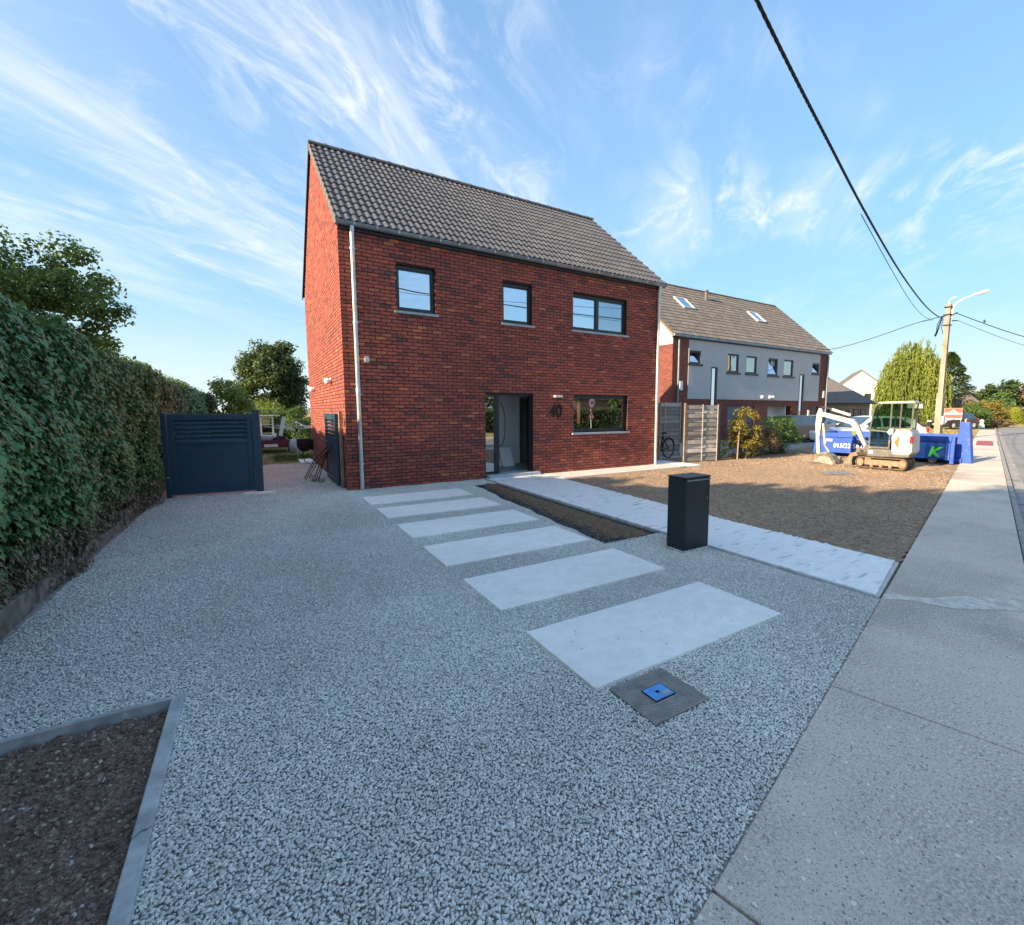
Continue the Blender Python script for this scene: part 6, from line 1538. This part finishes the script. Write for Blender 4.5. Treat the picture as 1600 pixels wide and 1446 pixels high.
mz = [(-34, 9.0), (-6, 7.35), (-1, 6.62), (3.2, 6.05), (6.4, 5.79), (8.9, 5.63), (13, 5.49), (17, 5.50), (20.3, 5.60), (23.5, 5.80), (26.5, 6.10), (29.8, 6.70)]
wire('overhead_cable', 'thick twisted black cable running overhead to the utility pole', [(x, wy(x), z) for x, z in mz[1:]], .019, twist=2, cnt=460)
wire('overhead_cable', 'thin black cable hanging beside the thick twisted one', [(x, wy(x) + .05 + .30 * max(0, (x - 12) / 16), z - .04 - .14 * math.sin(math.pi * max(0, min(1, (x - 8) / 20)))) for x, z in mz[5:-1]] + [(29.2, PY + .9, 6.42)], .008, cnt=80)
wire('overhead_cable', 'black cable sagging from the pole to the semi-detached house', [(PX, PY + .3, 6.72), (29.4, 1.0, 6.40), (28.9, 3.2, 5.72), (29.0, 5.0, 5.45), (29.6, 6.35, 5.62)], .017, cnt=40)
wire('overhead_cable', 'upper black cable leading from the pole across the road to the right', [(PX + .1, PY - .3, 6.82), (33.8, -2.45 - .1, 5.55), (37, -4.6, 5.0), (42, -8.0, 5.2)], .02, twist=0, cnt=40)
wire('overhead_cable', 'lower thin cable leading from the pole across the road to the right', [(PX + .1, PY - .4, 6.42), (33.8, -2.6, 5.08), (37, -4.7, 4.5), (42, -8.1, 4.6)], .011, cnt=40)
wire('overhead_cable', 'thin cable above the far side of the street', [(-12, -18.5, 8.6), (0, -15.7, 7.95), (8, -13.9, 7.75), (18, -11.6, 7.85), (26, -9.8, 8.3)], .012, cnt=50)
bd = empty('pigeon', (31.75, -1.28, 6.30), .4, 'small dark bird sitting on the cable right of the pole', 'bird')
mb = MB(); mb.tube([(-.20, 0, .02), (-.10, 0, .06), (0, 0, .08), (.09, 0, .11), (.12, 0, .17), (.15, 0, .19), (.20, 0, .185)], [.012, .045, .065, .05, .03, .028, .004], 8); mb.build('body', m_card, bd, smooth=True)

# ------------------------------------------------------------------ things further down the street
bg_ = empty('bungalow', (0, 0, 0), 0, 'low brick bungalow with dark hipped slate roof', 'house')
# front faces the street, parallel to the pavement
def LB(cx, cy, ang):
    ca, sa = math.cos(ang), math.sin(ang); return lambda x, y, z: (cx + x * ca - y * sa, cy + x * sa + y * ca, z)
T_ = LB(45.95, 9.75, math.atan2(11.92 - 9.75, 42.51 - 45.95) )
a_ = math.atan2(2.17, -3.44)
bg_.location = (45.95, 9.75, 0); bg_.rotation_euler = (0, 0, a_ + math.pi)      # local -x runs along the front to the left
EH = 2.30
mb = MB(); mb.box(-7.5, -.25, .0, .25, -.2, EH); mb.box(-.5, -.25, .25, 6.5, -.2, EH); mb.box(-7.5, -7.25, .25, 6.5, -.2, EH); mb.build('wall', m_nbrick2, bg_)
mb = MB(); vs = [(-7.9, -.4, EH), (.15, -.4, EH), (.15, 6.9, EH), (-7.9, 6.9, EH), (-5.5, 3.2, 5.2), (-2.6, 3.2, 5.0)]
mb.add(vs, [(0, 1, 5, 4), (1, 2, 5), (2, 3, 4, 5), (3, 0, 4), (0, 3, 2, 1)]); mb.build('roof', m_slate, bg_)
mb = MB(); mb.box(-7.95, .2, -.48, -.38, EH - .1, EH + .02); mb.build('gutter', m_anth, bg_)
mb = MB(); mb.box(-3.5, -3.0, 2.4, 2.9, 4.2, 5.55); mb.build('chimney', m_nbrick2, bg_)
for (x0, x1, z0, z1, nm) in ((-4.4, -3.9, .6, 1.75, 'window'), (-3.2, -2.75, .0, 1.8, 'front_door'), (-2.35, -2.15, .8, 1.7, 'window'), (-1.75, -1.25, .7, 1.75, 'window'), (-1.1, -.6, .7, 1.75, 'window'), (-5.6, -5.0, .8, 1.7, 'window')):
    mb = MB(); mb.box(x0, x1, -.04, -.001, z0, z1); w = mb.build(nm, m_wood if nm == 'front_door' else m_anth, bg_)
    if nm == 'window': mb = MB(); mb.box(x0 + .07, x1 - .07, -.05, -.041, z0 + .07, z1 - .07); mb.build('pane', m_mdark_glass, w)
wh = empty('white_gable_house', (80.5, 26.3, 0), R(-58), 'tall cream house gable rising behind the willow', 'house')
mb = MB(); mb.prism([(-3.4, -.2), (3.4, -.2), (3.4, 5.1), (0, 7.9), (-3.4, 5.1)], 'y', 0, 9); mb.build('wall', m_render_w, wh)
mb = MB(); mb.prism([(-3.8, 4.95), (-3.8, 4.75), (0, 7.85), (3.8, 4.75), (3.8, 4.95), (0, 8.1)], 'y', -.15, 9.2); mb.build('roof', m_slate, wh)
mb = MB(); mb.box(.6, 1.5, -.03, -.001, 3.2, 4.3); w = mb.build('window', m_anth, wh); mb = MB(); mb.box(.68, 1.42, -.04, -.031, 3.3, 4.2); mb.build('pane', m_mdark_glass, w)
# willow
wi = empty('weeping_willow', (58.9, 11.5, 0), 0, 'large yellow-green weeping willow behind the digger', 'tree')
r_ = np.random.default_rng(5); P, N, T, S_, tt = [], [], [], [], []
for k in range(820):
    a = r_.random() * 6.283; rr = r_.random() ** .55; zt = 8.4 * math.sqrt(max(0, 1 - (rr * .86) ** 2)) * (1 + .10 * math.sin(3 * a + 1) + .05 * r_.normal()) - .3
    x0, y0 = rr * 3.3 * math.cos(a), rr * 3.3 * math.sin(a); ln = min(zt - .3, (1.6 + 5.6 * rr) * (.55 + .6 * r_.random())); m = int(ln / .085); tk = .6 * r_.random()
    for j in range(m):
        f = j / max(1, m); q = 1 + .10 * f * rr; P.append((x0 * q + .08 * math.sin(j * .3 + k), y0 * q + .08 * math.cos(j * .27 + k), zt - ln * f + .25 * math.sin(f * 3.1) * (1 - rr)))
        N.append((r_.normal(), r_.normal(), .3)); T.append((math.cos(a) * .2 + r_.normal() * .25, math.sin(a) * .2 + r_.normal() * .25, -1)); S_.append(.20 + .12 * r_.random()); tt.append(min(1, tk + .4 * r_.random()))
P = np.array(P); link('crown', leafmesh('crown', P, np.array(N), np.array(T), np.array(S_), m_lf_will, DIAMOND, np.array(tt), .55), wi)
mb = MB(); mb.tube([(0, 0, -.1), (.1, 0, 2.5), (0, .2, 5)], [.4, .33, .2], 8)
for k in range(9): a = k * .7; mb.tube([(.05, .05, 3 + .2 * k), (1.2 * math.cos(a), 1.2 * math.sin(a), 6.2), (2.6 * math.cos(a), 2.6 * math.sin(a), 6.6)], [.16, .1, .04], 5)
mb.build('trunk', m_bark, wi, smooth=True)
# conifer behind the pole
def conifer(lb, base, h, r0, seed, n=9000, mat=m_lf_dark):
    root = empty('conifer', base, 0, lb, 'tree'); r_ = np.random.default_rng(seed); z = h * r_.random(n) ** .8; a = r_.random(n) * 6.283
    lay = .82 + .25 * np.sin(z * 5.5 + 2 * np.sin(a * 2)); rr = r0 * np.clip(1 - z / h, 0, 1) ** .75 * lay * (.55 + .45 * r_.random(n) ** .4)
    P = np.stack([rr * np.cos(a), rr * np.sin(a), z - .25 * rr], 1); T = np.stack([np.cos(a), np.sin(a), -.35 + .3 * r_.normal(size=n)], 1)
    link('crown', leafmesh('crown', P, rnd(n, .5) + (0, 0, 1), T, .34 * (.6 + .6 * r_.random(n)), mat, DIAMOND, r_.random(n), .6), root)
    mb = MB(); mb.tube([(0, 0, -.1), (0, 0, h * .9)], [.28, .05], 7); mb.build('trunk', m_bark, root)
conifer('dark green conifer behind the utility pole', (74.5, 13.2, 0), 9.0, 4.3, 3, 13000)
fs_ = [
 ('tree', 'round green tree far down the street, left of the pair', (106.5, 17.2), 6.2, (3.1, 3, 2.9), m_lf_dark, 5000, .45),
 ('tree', 'small far green tree, right of the pair', (112, 16.2), 6.0, (1.8, 2, 2.2), m_lf_dark, 3000, .40),
 ('tree', 'brownish far tree at the right edge of the street view', (113.5, 12.6), 6.2, (4.2, 3.6, 3.0), m_lf_brown, 6000, .45),
 ('tree', 'olive tree behind the yellow shrubs down the street', (98, 15.2), 3.9, (4.4, 3.0, 2.3), m_lf_mid, 8000, .40),
 ('tree', 'dark low tree mass left of the topiary at the street end', (84, 11.4), 3.1, (3.2, 2.2, 1.9), m_lf_mid, 6000, .34)]
for i, (nm, lb, (x, y), ht, rad, mat, n_, ls) in enumerate(fs_):
    tree('distant_tree', lb, 'tree', (x, y, 0), (x, y, ht - rad[2]), rad, mat, n_, ls, 40, .9, 80 + i, .2, 'trees at the far end of the street')
bush('yellow_shrub', 'yellow-leaved shrub beside the pavement down the street', 'shrub', (64.2, 6.9, 1.4), (1.9, 1.3, 1.6), m_lf_yel, 6000, .20, 71, None, .5, 50)
bush('yellow_shrub', 'lower yellow shrub nearer the topiary down the street', 'shrub', (67.6, 7.0, .9), (1.6, 1.2, 1.25), m_lf_yel, 4000, .18, 72, None, .45, 40)
bush('dark_shrub', 'dark grey-green shrub behind the hook frame of the container', 'shrub', (58.5, 6.4, .9), (2.4, 1.1, 1.2), m_lf_mid, 6000, .18, 73, None, .5, 40)
bush('purple_shrub', 'low reddish brown shrub at the foot of the yellow ones', 'shrub', (63.5, 5.3, .35), (1.5, .8, .45), m_lf_brown, 1500, .14, 74, None, .3, 24)
for i, (x, y, rr, lb) in enumerate(((73.4, 7.8, .85, 'left golden topiary cone at the street bend'), (74.9, 6.95, .95, 'right golden topiary cone at the street bend'))):
    root = empty('topiary_cone', (x, y, 0), 0, lb, 'topiary', 'golden topiary cones at the bend'); r_ = np.random.default_rng(90 + i); n = 3800; z = 1.95 * r_.random(n); a = r_.random(n) * 6.283
    R_ = rr * np.sqrt(np.clip(1 - (z / 2.0) ** 2.6, 0, 1)) * (.93 + .1 * r_.random(n)); P = np.stack([R_ * np.cos(a), R_ * np.sin(a), z], 1)
    link('foliage', leafmesh('foliage', P, np.stack([np.cos(a), np.sin(a), np.full(n, .5)], 1) + rnd(n, .4), rnd(n), .12 * (.6 + .7 * r_.random(n)), m_lf_topi, DIAMOND, r_.random(n), .8), root)
    mb = MB(); mb.lathe([(rr * .85, .05), (rr * .85, 1.0), (rr * .6, 1.6), (.1, 1.85)], n=14); mb.build('dark_core', m_core, root)
hedge_row('street_hedge', 'brown-green hedge closing the view behind the topiary cones', -9, 14, 0, 1.9, 1.2, m_lf_brown, 6000, .22, 95, None, R(-38), (81, 6.5, 0))
mb = MB(); mb.prism([(66, 5.7), (96, -8), (97, -6), (69, 7.5)], 'z', -.2, .05); tag(mb.build('far_bank', m_dryg), 'sunlit grassy bank where the street bends', kind='structure')
def simple_house(nm, lb, loc, ang, w, d, eh, rh, wallm, roofm, hip=True):
    h = empty(nm, loc, ang, lb, 'house'); mb = MB(); mb.box(-w / 2, w / 2, -d / 2, d / 2, -.2, eh); mb.build('wall', wallm, h)
    k = w * .22 if hip else 0; mb = MB(); vs = [(-w / 2 - .3, -d / 2 - .3, eh), (w / 2 + .3, -d / 2 - .3, eh), (w / 2 + .3, d / 2 + .3, eh), (-w / 2 - .3, d / 2 + .3, eh), (-w / 2 - .3 + k * 1.6, 0, rh), (w / 2 + .3 - k * 1.6, 0, rh)]
    mb.add(vs, [(0, 1, 5, 4), (1, 2, 5), (2, 3, 4, 5), (3, 0, 4), (0, 3, 2, 1)]); mb.build('roof', roofm, h)
    for x in (-w * .28, w * .2):
        mb = MB(); mb.box(x - .5, x + .5, -d / 2 - .03, -d / 2 - .001, .9, 2.1); wn_ = mb.build('window', m_anth, h); mb = MB(); mb.box(x - .42, x + .42, -d / 2 - .04, -d / 2 - .031, .98, 2.02); mb.build('pane', m_mdark_glass, wn_)
    return h
m_redroof = M('brown_red_roof', (.20, .12, .085), rough=.85, var=.2, scale=3)
simple_house('brown_roof_house', 'distant house with brown tiled roof at the right edge', (122.5, 18.6, 0), R(-62), 8, 7, 2.8, 5.9, m_render_w, m_redroof)
simple_house('grey_roof_house', 'distant grey hipped roof beyond the conifer', (116, 22.6, 0), R(-62), 5, 5, 3.9, 5.3, m_nbrick2, m_slate)
simple_house('brick_outbuilding', 'small dark brick outbuilding beyond the pole', (74, 11.6, 0), R(-62), 2.8, 2.8, 2.3, 3.6, m_nbrick2, m_slate)
sb_ = empty('roadside_board', (51.2, 5.55, 0), R(-28 - 90 + 28), 'red and white advertising board beyond the pole', 'sign')
sb_.rotation_euler = (0, 0, R(-70)); sb_.scale = (.72, 1, .9)

mb = MB(); mb.box(-.85, .85, -.03, .03, .95, 2.05); mb.build('board', m_signw, sb_); mb = MB(); mb.box(-.84, .84, -.036, -.031, 1.58, 2.04); mb.box(-.84, .84, -.036, -.031, 1.05, 1.42); mb.build('red_print', M('sign_red_faded', (.62, .10, .07), rough=.5, var=.1), sb_)
mb = MB(); mb.prism([(-.35, 1.66), (0, 1.92), (.35, 1.66), (.12, 1.66), (0, 1.76), (-.12, 1.66)], 'y', -.042, -.037); mb.build('roof_logo', m_signw, sb_)
mb = MB(); mb.box(-.8, -.72, -.03, .03, -.1, .95); mb.box(.72, .8, -.03, .03, -.1, .95); mb.build('post', m_steel, sb_)
ts = empty('street_sign', (65.6, 6.55, 0), R(-70), 'pale rectangular street sign on a post before the topiary', 'sign')
mb = MB(); mb.box(-.45, .45, -.03, .03, .9, 1.95); mb.build('panel', m_render_w, ts); mb = MB(); mb.box(-.12, .12, -.036, -.031, 1.15, 1.75); mb.build('print', m_cars, ts); mb = MB(); mb.tube([(0, 0, -.1), (0, 0, .9)], .05, 6); mb.build('post', m_steel, ts)
sg2 = empty('street_name_sign', (29.2, .62, 0), R(-60), 'small pale sign on a thin post just left of the pole', 'sign')
mb = MB(); mb.box(-.35, .35, -.02, .02, 1.78, 2.0); mb.build('panel', m_render_w, sg2); mb = MB(); mb.tube([(0, 0.03, -.1), (0, .03, 2.0)], .03, 6); mb.build('post', m_steel, sg2); mb = MB(); mb.lathe([(.16, -.03), (.16, -.01)], (0, 0, 1.0), 16, axis='y'); mb.build('disc', m_lampw, sg2)
bn = empty('garden_ornament', (56.5, 4.95, 0), 0, 'small pale blue-grey ornament on the verge by the dark shrub', 'ornament')
mb = MB(); mb.lathe([(.25, 0), (.22, .3), (.12, .45), (.18, .6), (.14, .75), (.02, .8)], n=12); mb.build('body', m_lampw, bn, smooth=True)

# ------------------------------------------------------------------ across the road (seen mirrored in the windows)
sp_ = empty('speed_sign', (17.0, -13.55, 0), R(170), 'red-rimmed round 50 speed sign over a red triangle across the road', 'road sign')
mb = MB(); mb.tube([(0, .03, -.1), (0, .03, 2.62)], .035, 8); mb.build('post', m_galv, sp_)
def disc(r, y, mat, nm, z, par):
    mb = MB(); mb.lathe([(r, y), (r, y + .004)], (0, 0, z), 32, axis='y'); return mb.build(nm, mat, par)
ds = disc(.36, -.02, m_signr, 'round_plate', 2.15, sp_); disc(.27, -.026, m_signw, 'white_face', 2.15, ds)
o = text_obj('digits', '50', .32, m_blackm, .003, ds, .008); o.location = (-.19, -.031, 2.04); o.rotation_euler = (R(90), 0, 0)
mb = MB(); mb.prism([(-.38, 1.10), (.38, 1.10), (0, 1.74)], 'y', -.02, -.014); tp = mb.build('triangle_plate', m_signr, sp_); mb = MB(); mb.prism([(-.24, 1.18), (.24, 1.18), (0, 1.58)], 'y', -.026, -.021); mb.build('white_face', m_signw, tp)
mb = MB(); mb.prism([(-.05, 1.22), (.05, 1.22), (.03, 1.45), (-.03, 1.45)], 'y', -.030, -.027); mb.build('symbol', m_blackm, tp)
tag(sheet('field', [ST(-40, 9)[:2], ST(60, 9)[:2], (60, -60), (-60, -60)], -.02, m_dryg), 'dry grass on the other side of the road', kind='structure')
hedge_row('street_hedge', 'dark hedge across the road', -16, 16, 0, 1.75, 1.1, m_lf_dark, 9000, .16, 96, None, R(194), (24, -19.5, 0))
simple_house('brick_bungalow', 'low house across the road', (34, -30, 0), R(194), 14, 9, 2.7, 6.0, m_nbrick2, m_slate)
simple_house('cream_house', 'cream house across the road to the left', (8, -34, 0), R(194), 12, 9, 3.0, 6.6, m_render_w, m_redroof)
for i, (x, y) in enumerate(((30, -24), (18, -27), (42, -22))):
    tree('garden_tree', ['tree left of the bungalow across the road', 'tree before the cream house across the road', 'tree right of the bungalow across the road'][i], 'tree', (x, y, 0), (x, y, 3.6), (2.4, 2.4, 2.6), m_lf_dark, 5000, .3, 40, .8, 100 + i, .2)
